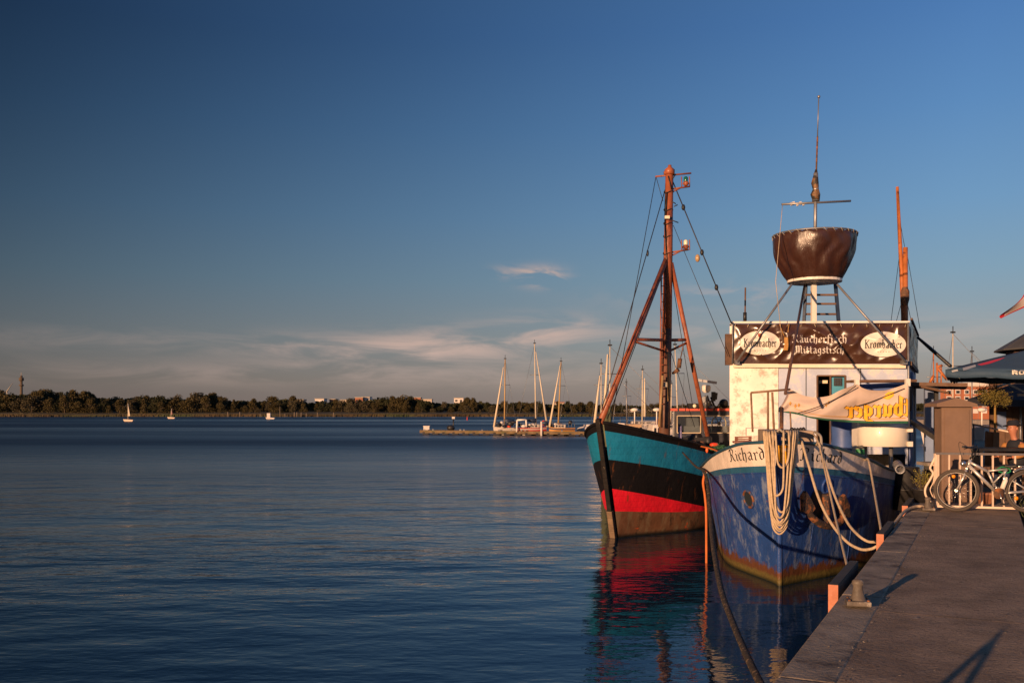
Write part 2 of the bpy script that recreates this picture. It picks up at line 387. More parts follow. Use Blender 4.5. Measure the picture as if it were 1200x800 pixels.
# seams across the quay surface and a lengthwise joint
mb = MB()
for a in (2.2, 8.55, 14.9, 21): mb.prism([Q(a, .36), Q(a + .010, .36), Q(a + .022, 1.56), Q(a + .012, 1.56)], QZ + .001, QZ + .003)
tag(qframe_build(mb, 'quay_joint', mat('joint', (.15, .11, .09), rough=.9, var=.4, vs=9, col2=(.06, .045, .035), lo=.45, hi=.5, s2=3)), kind='structure')
# land to the right of the slab: a dark groove, then rough ground
mb = MB()
def gnd(u, v):
    al = -12 + 72 * v; il = 1.66 + u * 34
    n = noise.noise(V((al * .8, il * .8, 3))) * .03 + noise.noise(V((al * 3, il * 3, 7))) * .012
    p = Q(al, il, QZ - .03 + n); return p
mb.grid(gnd, 110, 220)
mb.prism([Q(-12, 1.60), Q(60, 1.60), Q(60, 1.72), Q(-12, 1.72)], -2, QZ - .10)
mb.prism([Q(60, 1.60), Q(60, 36), Q(59.8, 36), Q(59.8, 1.60)], -2, QZ - .05)
tag(mb.build('ground', m_soil, fix=False), kind='structure')
# grit, chips and blown leaves on the quay
mb = MB(); random.seed(77)
for i in range(700):
    a = 3.5 + random.random() ** 1.5 * 14; il = random.choice((random.uniform(.02, 1.56), random.uniform(.30, .40), random.uniform(1.4, 1.56))); c = Q(a, il, QZ + .010); s = random.uniform(.003, .012) * (2.2 if random.random() < .06 else 1); t0 = random.uniform(0, 6.28)
    mb.add([c + V((s * math.cos(t0 + k * 1.7), s * .7 * math.sin(t0 + k * 1.7), random.uniform(-.002, .004))) for k in range(4)], [(0, 1, 2, 3)])
tag(mb.build('grit', mat('grit_pale', (.34, .27, .20), rough=.9, var=.6, vs=2, col2=(.10, .06, .03), lo=.5, hi=.52, s2=3), fix=False), kind='stuff')
# weeds in the groove
mb = MB(); random.seed(5)
for i in range(900):
    a = random.uniform(4, 20); c = Q(a, 1.62 + random.uniform(0, .13) + (random.random() ** 3) * .5, QZ - .06)
    if noise.noise(V((a * 1.1, 4, 0))) < -.05: continue
    hgt = random.uniform(.04, .13); dx = V((random.uniform(-.05, .05), random.uniform(-.05, .05), hgt)); w = V((random.uniform(-1, 1), random.uniform(-1, 1), 0)).normalized() * .008
    mb.add([c - w, c + w, c + dx], [(0, 1, 2)])
tag(mb.build('weeds', mat('weed_green', (.10, .11, .03), rough=.8, var=.5, vs=3), fix=False), kind='stuff')

# ---- far shore
random.seed(21)
m_shore = mat('shore_earth', (.05, .04, .02), rough=.95, var=.4, vs=.05)
SHORE = 396.0
mb = MB()
def shore(u, v):
    x = -700 + 1500 * u; y = SHORE + 4 * noise.noise(V((x * .01, 0, 0))) * 2 + 600 * v ** 2
    z = -.5 + (1.3 if v > .02 else 0) + (noise.noise(V((x * .02, y * .02, 1))) * .4 + 4.0 * min(1, v * 1.5) if v > .02 else 0)
    return V((x, y, z))
mb.grid(shore, 200, 24)
tag(mb.build('far_shore', m_shore, fix=False), kind='structure')
# reed belt
mb = MB()
for i in range(26000):
    x = random.uniform(-330, 330); y = SHORE - 2 + random.uniform(0, 7) + 8 * noise.noise(V((x * .01, 0, 0)))
    h = random.uniform(.8, 1.7) * (.8 + .5 * noise.noise(V((x * .03, 2, 0)))); w = random.uniform(.15, .35)
    mb.add([(x - w, y, -.2), (x + w, y + random.uniform(-.2, .2), -.2), (x + w * .4 + random.uniform(-.2, .2), y, h)], [(0, 1, 2)])
tag(mb.build('reed_belt', mat('reeds', (.065, .042, .018), rough=.9, var=.5, vs=.04, col2=(.05, .06, .02), lo=.45, hi=.6, s2=.03), fix=False), kind='stuff')
# trees: prototypes of a trunk with limbs and a crown of leaf-sized faces
m_leaf = [mat('leaf_olive', (.062, .048, .018), rough=.8, var=.5, vs=.6, spec=.2), mat('leaf_dark', (.032, .033, .014), rough=.8, var=.5, vs=.6, spec=.2), mat('leaf_grey', (.075, .062, .034), rough=.8, var=.4, vs=.6, spec=.2)]
m_bark = mat('bark', (.10, .07, .045), rough=.9, var=.3)
def crown_mb(h, w, n, leaf, base=.18, seed=0, clumps=9):
    rnd = random.Random(seed); mb = MB(); cs = []
    for i in range(clumps):
        t = rnd.uniform(0, 1); a = rnd.uniform(0, 6.28); rr = w * .5 * (1 - .55 * t) * rnd.uniform(.25, .95)
        cs.append((V((rr * math.cos(a), rr * math.sin(a), h * (base + .08 + (.80 - base) * t))), w * rnd.uniform(.20, .32) * (1.15 - .5 * t)))
    cs.append((V((0, 0, h * .84)), w * .2)); cs.append((V((0, 0, h * .5)), w * .34))
    for i in range(n):
        c, r = rnd.choice(cs); d = V((rnd.gauss(0, 1), rnd.gauss(0, 1), rnd.gauss(0, .8))).normalized() * r * rnd.uniform(.55, 1.08)
        p = c + d
        if p.z < h * base * .6: continue
        u = V((rnd.gauss(0, 1), rnd.gauss(0, 1), rnd.gauss(0, 1))).normalized(); v = u.cross(V((rnd.gauss(0, 1), rnd.gauss(0, 1), rnd.gauss(0, 1)))).normalized()
        s = leaf * rnd.uniform(.6, 1.3); mb.add([p + u * s, p + v * s * .7, p - u * s, p - v * s * .7], [(0, 1, 2, 3)])
    return mb
def trunk_mb(h, r, seed=0, w=4):
    rnd = random.Random(seed); mb = MB()
    mb.tube(smooth([(0, 0, -.3), (rnd.uniform(-.1, .1) * r * 8, 0, h * .3), (0, rnd.uniform(-.2, .2), h * .62), (0, 0, h * .86)], 3), [r * (1.2 - .085 * i) for i in range(10)], 7)
    for i in range(6):
        a = rnd.uniform(0, 6.28); z = h * rnd.uniform(.25, .6); q = V((math.cos(a) * w * .35, math.sin(a) * w * .35, z + h * .2))
        mb.tube([(0, 0, z), q * .5 + V((0, 0, z * .5)), q], [r * .45, r * .3, r * .12], 5)
    return mb
protos = []
for k, (kind, h, w, ml) in enumerate([('tree', 10, 9, 0), ('tree', 10, 8, 1), ('tree', 10, 10, 2), ('tree', 10, 7, 0), ('tree', 10, 8.5, 1), ('tree', 10, 11, 0)]):
    t = thing('tree', 'x', 'tree'); 
    crown_mb(h, w, 1500, .34, .10, 40 + k, 11).build('crown', m_leaf[ml], t, fix=False); trunk_mb(h, .22, k, w).build('trunk', m_bark, t)
    protos.append((t, ml))
TOPS = [(-40, 459), (0, 458), (40, 456), (85, 456), (110, 461), (150, 463), (170, 460), (200, 463), (215, 463), (243, 457), (262, 465), (300, 466), (335, 464), (362, 467), (400, 468), (440, 464), (475, 463), (520, 469), (562, 466), (580, 470), (610, 468), (640, 470), (665, 469), (700, 471), (760, 472), (860, 472), (1000, 470), (1250, 468)]
tl = ['olive leafed tree in the far tree line', 'dark green tree in the far tree line', 'grey green willowy tree in the far tree line']
first = [True] * 6; random.seed(8); px = -45.0; cnt = 0
def place_tree(px, top, d, k, sc=1, gz=.6):
    global cnt
    t, ml = protos[k]
    if first[k]: o = t; first[k] = False
    else: o = copy_tree(t)
    p = P(px, top, d); hgt = (p.z - gz)
    o.location = (p.x, d, gz); s = hgt / 9.6; w = s * random.uniform(.6, 1.2) * sc
    o.scale = (w, w, s); o.rotation_euler = (0, 0, random.uniform(0, 6.28))
    o['label'] = tl[ml] + ' across the water'; o['group'] = ['olive trees', 'dark trees', 'grey green trees'][ml] + ' on the far shore'; cnt += 1
while px < 885:
    place_tree(px, interp(TOPS, px) + random.uniform(-1.5, 6) + 1, SHORE + 14 + random.uniform(0, 14), random.randrange(6)); px += random.uniform(4, 9)
px = -50
while px < 885:
    place_tree(px, interp(TOPS, px) + random.uniform(5, 14), SHORE + 9 + random.uniform(0, 5), random.choice((0, 2, 3, 5, 0, 2)), 1.3); px += random.uniform(13, 22)
# the wood that closes behind them
mb = MB(); random.seed(9)
for i in range(30000):
    x = random.uniform(-330, 200); px = 600 + x / 440 * FPX; top = P(px, interp(TOPS, px) + 3, 440).z
    y = 432 + random.uniform(0, 20); z = random.uniform(.5, top * (.9 + .12 * noise.noise(V((x * .12, 0, 5)))))
    u = V((random.gauss(0, 1), random.gauss(0, 1), random.gauss(0, 1))).normalized(); v = u.cross(V((random.gauss(0, 1), random.gauss(0, 1), 1))).normalized(); p = V((x, y, z)); s = random.uniform(.5, 1.1)
    mb.add([p + u * s, p + v * s, p - u * s, p - v * s], [(0, 1, 2, 3)])
tag(mb.build('far_wood', m_leaf[1], fix=False), kind='stuff')
# rails, posts in front of the reeds
m_post = mat('grey_wood', (.17, .13, .09), rough=.9, var=.3)
random.seed(2)
for i, px in enumerate((267, 281, 305, 334, 345, 348, 353, 359, 372, 391)):
    p = P(px, 488, SHORE - 6); hgt = random.uniform(1.2, 2.1)
    o = MB().tube([(p.x, p.y, -.5), (p.x, p.y, hgt)], [.22, .18], 8).build('mooring_pile', m_post, origin=(p.x, p.y, 0))
    tag(o, 'weathered wooden pile standing in the water before the far reeds', 'post', 'piles before the far reeds')
p = P(328, 478, SHORE - 4)
t = MB().tube([(p.x, p.y, -.5), (p.x, p.y, 4.2)], .12, 6).build('signal_pole', m_post, origin=(p.x, p.y, 0)); tag(t, 'thin tall pole rising from the far reeds among low piles', 'pole')
# tower and wind turbine behind the trees at far left
m_pale = mat('pale_concrete', (.33, .29, .24), rough=.8, var=.15)
m_red = mat('red_roof', (.26, .11, .07), rough=.8, var=.2)
m_win = mat('dark_pane', (.02, .022, .028), rough=.12, var=.1)
d = 900; b = P(25, 472, d); z1 = P(25, 440, d).z
t = thing('radio_tower', 'slim grey radio tower above the trees at far left', 'tower', (b.x, d, 0))
MB().tube([(b.x, d, 0), (b.x, d, z1)], [1.5, 1.1], 10).build('shaft', m_bark, t)
mb = MB(); mb.cyl((b.x, d, z1 - 5), (b.x, d, z1 - 2), 2.2); mb.cyl((b.x, d, z1 - 10), (b.x, d, z1 - 8.5), 2.1); mb.build('platform', m_bark, t)
MB().tube([(b.x, d, z1), (b.x, d, z1 + 3)], .35, 6).build('antenna', m_pale, t)
d = 1500; b = P(8.5, 459, d); t = thing('wind_turbine', 'tiny pale wind turbine left of the radio tower', 'wind turbine', (b.x, d, 0))
MB().tube([(b.x, d, 0), b], [1.6, 1.0], 8).build('mast', m_pale, t)
for an in (35, 155, 275):
    e = b + V((math.sin(R(an)) * 18, -2, math.cos(R(an)) * 18)); MB().tube([b + V((0, -2, 0)), e], [1.0, .2], 5).build('blade', m_pale, t)
# apartment blocks behind the trees
m_cream = mat('cream_render', (.50, .40, .31), rough=.85, var=.1); m_brk = mat('brick_red', (.30, .12, .07), rough=.85, var=.2, vs=.2); m_whitew = mat('white_render', (.62, .55, .50), rough=.85, var=.1)
def block(x0, x1, y0, d, label, roof=None, bays=None, colw=None, name='apartment_block'):
    a, b2 = P(x0, y0, d), P(x1, y0, d); t = thing(name, label, 'building', ((a.x + b2.x) / 2, d, 0)); w = b2.x - a.x; h = a.z
    MB().box(((a.x + b2.x) / 2, d + 6, h / 2), (w, 12, h)).build('wall', colw or m_cream, t)
    MB().box(((a.x + b2.x) / 2, d + 6, h + .3), (w + .6, 12.6, .6)).build('roof', roof or (m_red if name == 'house' else m_pale), t)
    n = bays or max(2, int(w / 4)); 
    for i in range(n):
        for f in range(3):
            z = h - 2.2 - f * 2.9
            if z < 3: break
            x = a.x + (i + .5) * w / n; MB().box((x, d - .02, z), (w / n * .5, .12, 1.5)).build('window', m_win, t)
    return t
block(345, 355, 468.5, 700, 'low cream block at the left end of the distant blocks'); block(369, 379.5, 467.5, 720, 'white block left of the paired distant blocks', colw=m_whitew); block(386, 393, 468, 730, 'small red block between white and cream blocks', colw=m_brk)
block(399, 415, 468.8, 700, 'long cream block left of the tallest distant block'); block(416, 425, 466, 690, 'brick and cream block beside the tallest distant block', colw=m_brk); block(424, 433, 465.6, 695, 'tallest distant block, striped cream and brick', colw=m_whitew)
block(481, 493, 466, 900, 'dark distant block with rooftop plant above the trees', colw=m_brk, roof=m_pale); block(494, 506, 468, 860, 'flat cream block right of the dark distant block'); block(532, 543, 466.5, 880, 'white distant block standing alone before the yachts', colw=m_whitew)
block(650, 661, 472, 500, 'red roofed house among trees behind the yachts', name='house'); block(735, 765, 481, 420, 'long low white shed on the far shore behind the trawler', colw=m_whitew, roof=m_whitew, name='shed')
# ================================================================ hull maker
class Hull:
    def __init__(h, O, th, bdL, bdR, bw, zs, rake, p=1.3, length=14, wake=6.0, bwR=None):
        h.bwR = bwR or bw
        h.O = V(O); h.ax = V((math.sin(th), math.cos(th), 0)); h.lf = V((-math.cos(th), math.sin(th), 0))
        h.bdL, h.bdR, h.bw, h.zs, h.rake, h.p, h.len, h.wake = bdL, bdR, bw, zs, rake, p, length, wake
    def sheer(h, s): return interp(h.zs, s)
    def b(h, s, z, side):
        bd = interp(h.bdL if side > 0 else h.bdR, s); bw = interp(h.bw if side > 0 else h.bwR, s); zt = h.sheer(s)
        if z >= 0: return bw + (bd - bw) * min(1.1, z / zt) ** h.p
        return bw * max(.03, 1 + z / 1.5)
    def pt(h, s, z, side, out=0.0):
        al = s - h.rake * (z / h.sheer(0)) * max(0.0, 1 - s / h.wake)
        q = h.O + h.ax * al + h.lf * side * (h.b(s, z, side) + out); q.z = z; return q
    def nrm(h, s, z, side):
        e = .02; a = h.pt(s + e, z, side) - h.pt(max(s - e, 0), z, side); c = h.pt(s, z + e, side) - h.pt(s, z - e, side)
        n = a.cross(c).normalized(); return n if n.dot(h.lf * side - h.ax * .5) > 0 else -n
    def mesh(h, S_, rows):
        """rows(s) -> list of z from the keel up, mats between them"""
        mb = MB(); vs = []; n = None
        for side in (1, -1):
            zz = [rows(s)[0] for s in S_]; n = len(zz[0]); ms = rows(0)[1]; base = []
            grid = [[h.pt(s, z, side) for z in zs] for s, zs in zip(S_, zz)]
            for j in range(n - 1):
                mb.m = ms[j]
                mb.add([g[j] for g in grid] + [g[j + 1] for g in grid], [(i, i + 1, len(S_) + i + 1, len(S_) + i) for i in range(len(S_) - 1)], True)
        return mb
    def solve(h, px, z, side, lo=0.0, hi=5.0):     # station whose hull point is seen at column px
        f = lambda s: (lambda q: 600 + q.x / q.y * FPX - px)(h.pt(s, z, side))
        a, b_ = lo, hi
        for _ in range(50):
            m = (a + b_) / 2
            if (f(a) < 0) != (f(m) < 0): b_ = m
            else: a = m
        return a
def merge(o, dist=.0015):
    bm = bmesh.new(); bm.from_mesh(o.data); bmesh.ops.remove_doubles(bm, verts=bm.verts, dist=dist); bmesh.ops.recalc_face_normals(bm, faces=bm.faces); bm.to_mesh(o.data); bm.free()

# ---- paints
RUST = (.17, .06, .02)
def hull_paint(name, col, rustline=None, rust=.62, scuff=None, rough=.45, plank=False, seam=None, spec=.4):
    def ex(N, L, base, tc, nz, mr, mix):
        sp = N.new('ShaderNodeSeparateXYZ'); L.new(tc, sp.inputs[0]); z = sp.outputs['Z']
        def add(a, b, op='ADD'):
            n = N.new('ShaderNodeMath'); n.operation = op
            for i, q in enumerate((a, b)):
                if isinstance(q, (int, float)): n.inputs[i].default_value = q
                else: L.new(q, n.inputs[i])
            return n.outputs[0]
        c = base
        if scuff: c = mix(mr(nz(2.4, (1, 1, .55), 10, .72), .50, .62, 0, .75, sm=True), c, scuff)
        if scuff: c = mix(mr(nz(7, (1, 1, .12), 6, .7), .54, .72, 0, .45, sm=True), c, tuple(q * .8 for q in scuff))
        c = mix(mr(nz(5, (1, 1, .18), 8, .7), .60, .70, 0, .45, sm=True), c, tuple(q * .35 for q in col))      # dark runs
        c = mix(mr(nz(6.5, (1, 1, .07), 7, .7), .60, .68, 0, .75, sm=True), c, tuple(q * .8 for q in RUST))
        c = mix(mr(nz(3.1, (1, 1, .5), 10, .75), rust, rust + .07, sm=True), c, RUST)
        if rustline is not None:
            e = add(z, add(nz(3.5, (1, 1, .8), 9, .75), -.5, 'ADD'), 'ADD') if False else None
            nn = nz(3.2, (1, 1, .8), 9, .75)
            f = mr(add(z, add(nn, .80, 'MULTIPLY'), 'SUBTRACT'), rustline - .42, rustline - .34, 1, 0)
            rr = mix(nz(12, (1, 1, .4), 6, .7), (.17, .06, .024), (.05, .028, .018))
            c = mix(f, c, rr)
            f2 = mr(add(z, add(nz(6, (1, 1, 1), 6, .7), .16, 'MULTIPLY'), 'SUBTRACT'), .02, .08, 1, 0)
            c = mix(f2, c, mix(nz(20, (1, 1, 1), 4, .6), (.19, .13, .04), (.05, .05, .015)))
            c = mix(mr(z, .0, .07, 1, 0), c, (.02, .022, .010))
        if plank:
            w = add(add(z, 7.3, 'MULTIPLY'), 0); fr = N.new('ShaderNodeMath'); fr.operation = 'FRACT'; L.new(w, fr.inputs[0])
            c = mix(mr(fr.outputs[0], .0, .07, .55, 0), c, tuple(q * .3 for q in col))
        return c
    return mat(name, col, rough=rough, var=.18, vs=2.2, bump=.035, bs=2.6, bst=(1, 1, .8), extra=ex, spec=spec)
m_rblue = hull_paint('hull_blue', (.020, .062, .235), rustline=.25, rust=.61, scuff=(.20, .25, .35))
m_rteal = hull_paint('hull_teal_band', (.025, .11, .20), rust=.64)
m_rwhite = hull_paint('hull_white_band', (.72, .62, .54), rust=.69, rough=.5)
m_cap = mat('rail_blue', (.02, .07, .11), rough=.5, var=.3, vs=5, col2=(.05, .13, .06), lo=.6, hi=.65, s2=6)
m_deck = mat('deck_paint', (.10, .13, .12), rough=.8, var=.3)
m_rust = mat('rusty_iron', (.11, .055, .03), rough=.8, var=.4, vs=8, col2=(.30, .11, .035), lo=.5, hi=.62, s2=9, bump=.008, bs=30)
m_black = mat('black_paint', (.018, .016, .016), rough=.5, var=.3, vs=5)
m_ink = mat('sign_black', (.012, .012, .014), rough=.6, var=0)
m_white = mat('white_paint', (.74, .68, .60), rough=.5, var=.12, vs=3, col2=(.36, .24, .15), lo=.62, hi=.74, s2=5)
m_rope = mat('pale_rope', (.50, .38, .25), rough=.9, var=.2, vs=20, bump=.004, bs=120)
m_ropeg = mat('grey_rope', (.34, .29, .23), rough=.9, var=.25, vs=20)
m_rope2 = mat('dark_tarred_rope', (.03, .022, .016), rough=.85, var=.5, vs=30, col2=(.18, .12, .07), lo=.55, hi=.6, s2=25, bump=.01, bs=60)
m_ropeo = mat('orange_rope', (.55, .14, .03), rough=.8, var=.2)
m_wire = mat('steel_wire', (.035, .035, .04), rough=.5, var=.2, metal=.3)
m_steel = mat('galvanised_steel', (.25, .25, .26), rough=.45, var=.2, metal=.6)

# ================================================================ the blue cutter moored at the quay
TH = R(20)
RH = Hull((4.44, 15.5, 0), TH,
          bdL=[(0, .03), (.08, .17), (.2, .32), (.5, .62), (1, .95), (2, 1.40), (3, 1.70), (5, 2.0), (7, 1.72), (9, 1.66), (13, 1.6), (15, 1.2)],
          bdR=[(0, .03), (.08, .17), (.2, .32), (.5, .62), (1, .95), (2, 1.40), (3, 1.72), (5, 2.02), (7, 2.2), (9, 2.35), (13, 2.2), (15, 1.6)],
          bw=[(0, .03), (.4, .24), (1, .62), (1.8, 1.05), (3, 1.36), (5, 1.65), (7, 1.65), (9, 1.65), (13, 1.4), (15, .8)],
          zs=[(0, 2.36), (.5, 2.31), (1, 2.21), (2, 1.99), (3, 1.78), (5, 1.62), (8, 1.50), (15, 1.6)], rake=.28, p=1.25, length=15, bwR=[(0, .03), (.4, .24), (1, .62), (1.8, 1.05), (3, 1.50), (5, 1.93), (7, 2.12), (9, 2.25), (13, 1.9), (15, 1.2)])
def rwb(s): return interp([(0, 1.99), (1, 1.88), (2, 1.75), (3, 1.62), (5, 1.46), (15, 1.40)], s)
ric = thing('fishing_cutter', 'blue steel cutter with white bow band and a snack bar house on deck', 'boat', RH.O, -TH)
SS = [0, .02, .05, .1, .17, .25, .35, .5, .65, .85, 1.05, 1.3, 1.6, 1.9, 2.3, 2.7, 3.2, 3.8, 4.4, 5, 5.7, 6.5, 7.4, 8.4, 9.5, 11, 13, 15]
def rrows(s):
    wb = rwb(s); zt = RH.sheer(s); tb = wb - .115
    z = [-1.2, -.5, -.12, 0, .12] + [.12 + (tb - .12) * k / 9 for k in range(1, 10)] + [wb] + [wb + (zt - wb) * k / 4 for k in range(1, 5)]
    return z, [0] * 13 + [1] + [2] * 4
hb = RH.mesh(SS, rrows)
# transom
tr = [RH.pt(15, z, 1) for z in rrows(15)[0]] + [RH.pt(15, z, -1) for z in rrows(15)[0]][::-1]
hb.m = 0; hb.add(tr, [tuple(range(len(tr)))], False)
ho = hb.build('hull', [m_rblue, m_rteal, m_rwhite], ric); merge(ho)
mb = MB()                                             # inner bulwark and deck
for side in (1, -1):
    top = [RH.pt(s, RH.sheer(s), side, -.05) for s in SS[3:]]; low = [RH.pt(s, RH.sheer(s) - .75, side, -.05) for s in SS[3:]]
    mb.add(top + low, [(i, i + 1, len(top) + i + 1, len(top) + i) for i in range(len(top) - 1)], True)
mb.build('bulwark', m_rwhite, ric)
L_ = [RH.pt(s, RH.sheer(s) - .72, 1, -.06) for s in SS[3:]]; R_ = [RH.pt(s, RH.sheer(s) - .72, -1, -.06) for s in SS[3:]]
MB().add(L_ + R_, [(i, i + 1, len(L_) + i + 1, len(L_) + i) for i in range(len(L_) - 1)]).build('deck', m_deck, ric)
mb = MB()
rail = [RH.pt(s, RH.sheer(s) + .02, 1, .0) for s in SS[:0:-1]] + [RH.pt(0, RH.sheer(0) + .02, 1)] + [RH.pt(s, RH.sheer(s) + .02, -1, .0) for s in SS[1:]]
mb.tube(rail, .028, 8); mb.build('cap_rail', m_cap, ric)
mb = MB(); mb.tube([RH.pt(0, z, 1, -.01) for z in (-1.0, -.3, .1, .5, 1, 1.5, 2.0, 2.5)], .048, 8); mb.build('stem_bar', m_rblue, ric)
# rubbing strakes on each side where white meets teal
for side in (1, -1):
    MB().tube([RH.pt(s, rwb(s) - .115, side, .0) for s in SS[2:]], .014, 6).build('rubbing_strake', m_rblue, ric)
# welded plate seams
mb = MB()
for side in (1, -1):
    mb.tube([RH.pt(s, .98 - .02 * s, side, .0) for s in SS[5:20]], .006, 4)
    for s0 in (.62, 1.7, 3.1): mb.tube([RH.pt(s0, z, side, .0) for z in [.1 + (.9) * k / 8 for k in range(9)]], .006, 4)
mb.build('plate_seams', m_rblue, ric)
# hawse pipe left of the stem
def on_hull(h, px, z, side, out=0, lo=0, hi=3): s = h.solve(px, z, side, lo, hi); return s, h.pt(s, z, side, out)
s0, hp = on_hull(RH, 878, 1.37, 1)
n = RH.nrm(s0, 1.37, 1); Mh = n.to_track_quat('Z', 'Y').to_matrix().to_4x4(); Mh.translation = hp
mb = MB(); vv = []
ring = [Mh @ V((.085 * math.cos(a) * 1.0, .15 * math.sin(a), .015)) for a in [2 * math.pi * k / 24 for k in range(24)]]
up = Mh.to_3x3().transposed() @ V((0, 0, 1)); 
rx = n.cross(V((0, 0, 1))).normalized(); ry = rx.cross(n).normalized()
if ry.z < 0: ry = -ry
ring = [hp + n * .012 + rx * .16 * math.cos(a) + ry * .145 * math.sin(a) for a in [2 * math.pi * k / 24 for k in range(24)]]
hw = MB().tube(ring, .024, 8, closed=True).build('hawse_pipe', mat('hawse_iron', (.03, .06, .15), rough=.6, var=.4, vs=9, col2=RUST, lo=.45, hi=.55, s2=8), ric)
ring2 = [hp + n * .014 + rx * .145 * math.cos(a) + ry * .13 * math.sin(a) for a in [2 * math.pi * k / 24 for k in range(24)]]
MB().add(ring2, [tuple(range(24))]).build('hawse_hole', mat('hole_dark', (.006, .014, .022), rough=.9, var=0), hw)
# the name on both bows
for side, px0, px1 in ((1, 855.5, 899), (-1, 936, 987)):
    zc = 2.09; step = .01
    tab = []; s = 0; acc = 0; prev = RH.pt(0, zc, side)
    while s < 2.5:
        q = RH.pt(s, zc, side); acc += (q - prev).length; tab.append((acc, s)); prev = q; s += step
    arc = lambda s_: next((a for a, q in tab if q >= s_), tab[-1][0])
    A0 = arc(RH.solve(px0, zc, side, 0, 2.2)); A1 = arc(RH.solve(px1, zc, side, 0, 2.2))
    ln = abs(A1 - A0); hgt = .145; _, w1 = text_polys('Richard', hgt); k = ln / w1
    def fn(x, y, lift, side=side, A0=A0, A1=A1, w1=w1):
        A = A0 + (A1 - A0) * (x / w1); s_ = interp(tab, max(A, 0))
        zb = rwb(s_) + .105; z = zb + y
        return RH.pt(s_, z, side, .006 + lift)
    mb = MB(); text_mesh(mb, 'Richard', fn, hgt, nib=.13, ang=42, step=.0004)
    mb.build('name_lettering', m_ink, ric, fix=False)
# yellow plate with a pale emblem on the stem
m_yel = mat('yellow_paint', (.80, .40, .03), rough=.45, var=.1)
c = P(919.5, 531, 15.02); pl = MB().slab([P(x, y, 15.06) for x, y in ((911.5, 521.5), (927, 521.5), (927, 539), (919.5, 546), (911.5, 539))], (0, .015, 0)).build('shield', m_yel, ric)
MB().cyl(P(921, 526.5, 15.055), P(921, 526.5, 15.048), .028, 14).build('emblem', mat('pale_emblem', (.6, .5, .4), var=0), pl)
# anchor stowed against the starboard bow
an = thing('anchor', 'rusty stockless anchor hung flat against the blue bow', 'anchor', on_hull(RH, 957, 1.55, -1, .05, 0, 2.5)[1])
m_anch = mat('anchor_rust', (.045, .028, .022), rough=.8, var=.4, vs=9, col2=(.27, .10, .035), lo=.5, hi=.6, s2=7, bump=.012, bs=25)
def oh(px, py, side, out, z_guess=1.4):
    z = z_guess
    for _ in range(12):
        s_, q = on_hull(RH, px, z, side, out, 0.02, 3.4); z = H - (py - HY) / FPX * q.y
    return RH.pt(s_, z, side, out)
mb = MB()
mb.tube([oh(964, 578, -1, .05), oh(962, 592, -1, .09), oh(959, 604, -1, .14), oh(955, 613, -1, .17)], [.07, .06, .06, .07], 8); mb.build('shank', m_anch, an)
mb = MB(); mb.tube(smooth([oh(937, 597, -1, .12), oh(942, 607, -1, .15), oh(951, 614, -1, .17), oh(963, 615, -1, .17), oh(975, 610, -1, .15), oh(980, 601, -1, .12)], 5), [.05 + .02 * math.sin(math.pi * i / 25) for i in range(26)], 8)
mb.build('crown', m_anch, an)
for pts in (((929.5, 580), (934, 574), (939, 582), (945, 594), (940, 601), (930, 599)), ((975, 582), (980, 578), (985, 590), (986, 604), (978, 606), (974, 594))):
    outl = [oh(x, y, -1, .10) for x, y in pts]; nn = RH.nrm(.8, 1.4, -1)
    MB().slab(outl, nn * .07).build('fluke', m_anch, an, bevel=.012)
MB().add([oh(956.5 + 8 * math.cos(2 * math.pi * k / 20), 591 + 18 * math.sin(2 * math.pi * k / 20), -1, .015) for k in range(20)], [tuple(range(20))]).build('hawse_pocket', mat('pocket_dark', (.008, .008, .010), var=0), ric)
s1, q1 = on_hull(RH, 968, 1.62, -1, 0, 0, 2.5); n1 = RH.nrm(s1, 1.62, -1); rx = n1.cross(V((0, 0, 1))).normalized(); ry = rx.cross(n1).normalized()
MB().tube([q1 + n1 * .01 + rx * .11 * math.cos(a) + ry * .12 * math.sin(a) for a in [2 * math.pi * k / 20 for k in range(20)]], .022, 8, closed=True).build('hawse_pipe', m_rblue, ric)
# vent socket low on the starboard side
pp = P(1053, 548, 16.6)
t = thing('mooring_pipe', 'round open steel pipe end on the cutter rail by the tank', 'pipe', pp)
MB().tube([pp + V((-.02, -.12, -.02)), pp + V((.1, .3, .04))], .075, 12, caps=False).build('pipe', m_steel, t, solid=.02)

# ---- deck house
FL, FR = P(856, 480, 24.2), P(1064, 480, 23.3)              # front corners (plan)
SD = V((math.sin(R(25)), math.cos(R(25)), 0)); HD = 6.0
def HF(u, z, out=0.0):                                       # point on the front, u 0..1
    p = FL.lerp(FR, u); nf = (FR - FL).cross(V((0, 0, 1))).normalized(); nf = nf if nf.y < 0 else -nf
    q = p + nf * out; q.z = z; return q
def zpy(u, py): p = FL.lerp(FR, u); return H - (py - HY) / FPX * p.y
def upx(px):
    lo, hi = -.2, 1.2
    for _ in range(40):
        m = (lo + hi) / 2; p = FL.lerp(FR, m)
        if 600 + p.x / p.y * FPX < px: lo = m
        else: hi = m
    return lo
def FP(px, py, out=0.0): u = upx(px); p = FL.lerp(FR, u); return HF(u, zpy(u, py) , out)
house = ric
m_wall = mat('flaking_white_wall', (.88, .80, .70), rough=.6, var=.12, vs=1.5, col2=(.42, .37, .31), lo=.46, hi=.68, s2=4, bump=.012, bs=5, col3=(.25, .15, .09), lo3=.60, hi3=.70, s3=5)
m_wallb = mat('pale_blue_wall', (.42, .47, .60), rough=.6, var=.12, vs=1.5, col2=(.60, .58, .58), lo=.5, hi=.62, s2=3, bump=.006, bs=6, col3=(.16, .13, .13), lo3=.68, hi3=.72, s3=7)
m_blue = mat('deep_blue_panel', (.05, .10, .28), rough=.5, var=.2, vs=2)
m_lblue = mat('grey_blue_panel', (.16, .22, .36), rough=.6, var=.15)
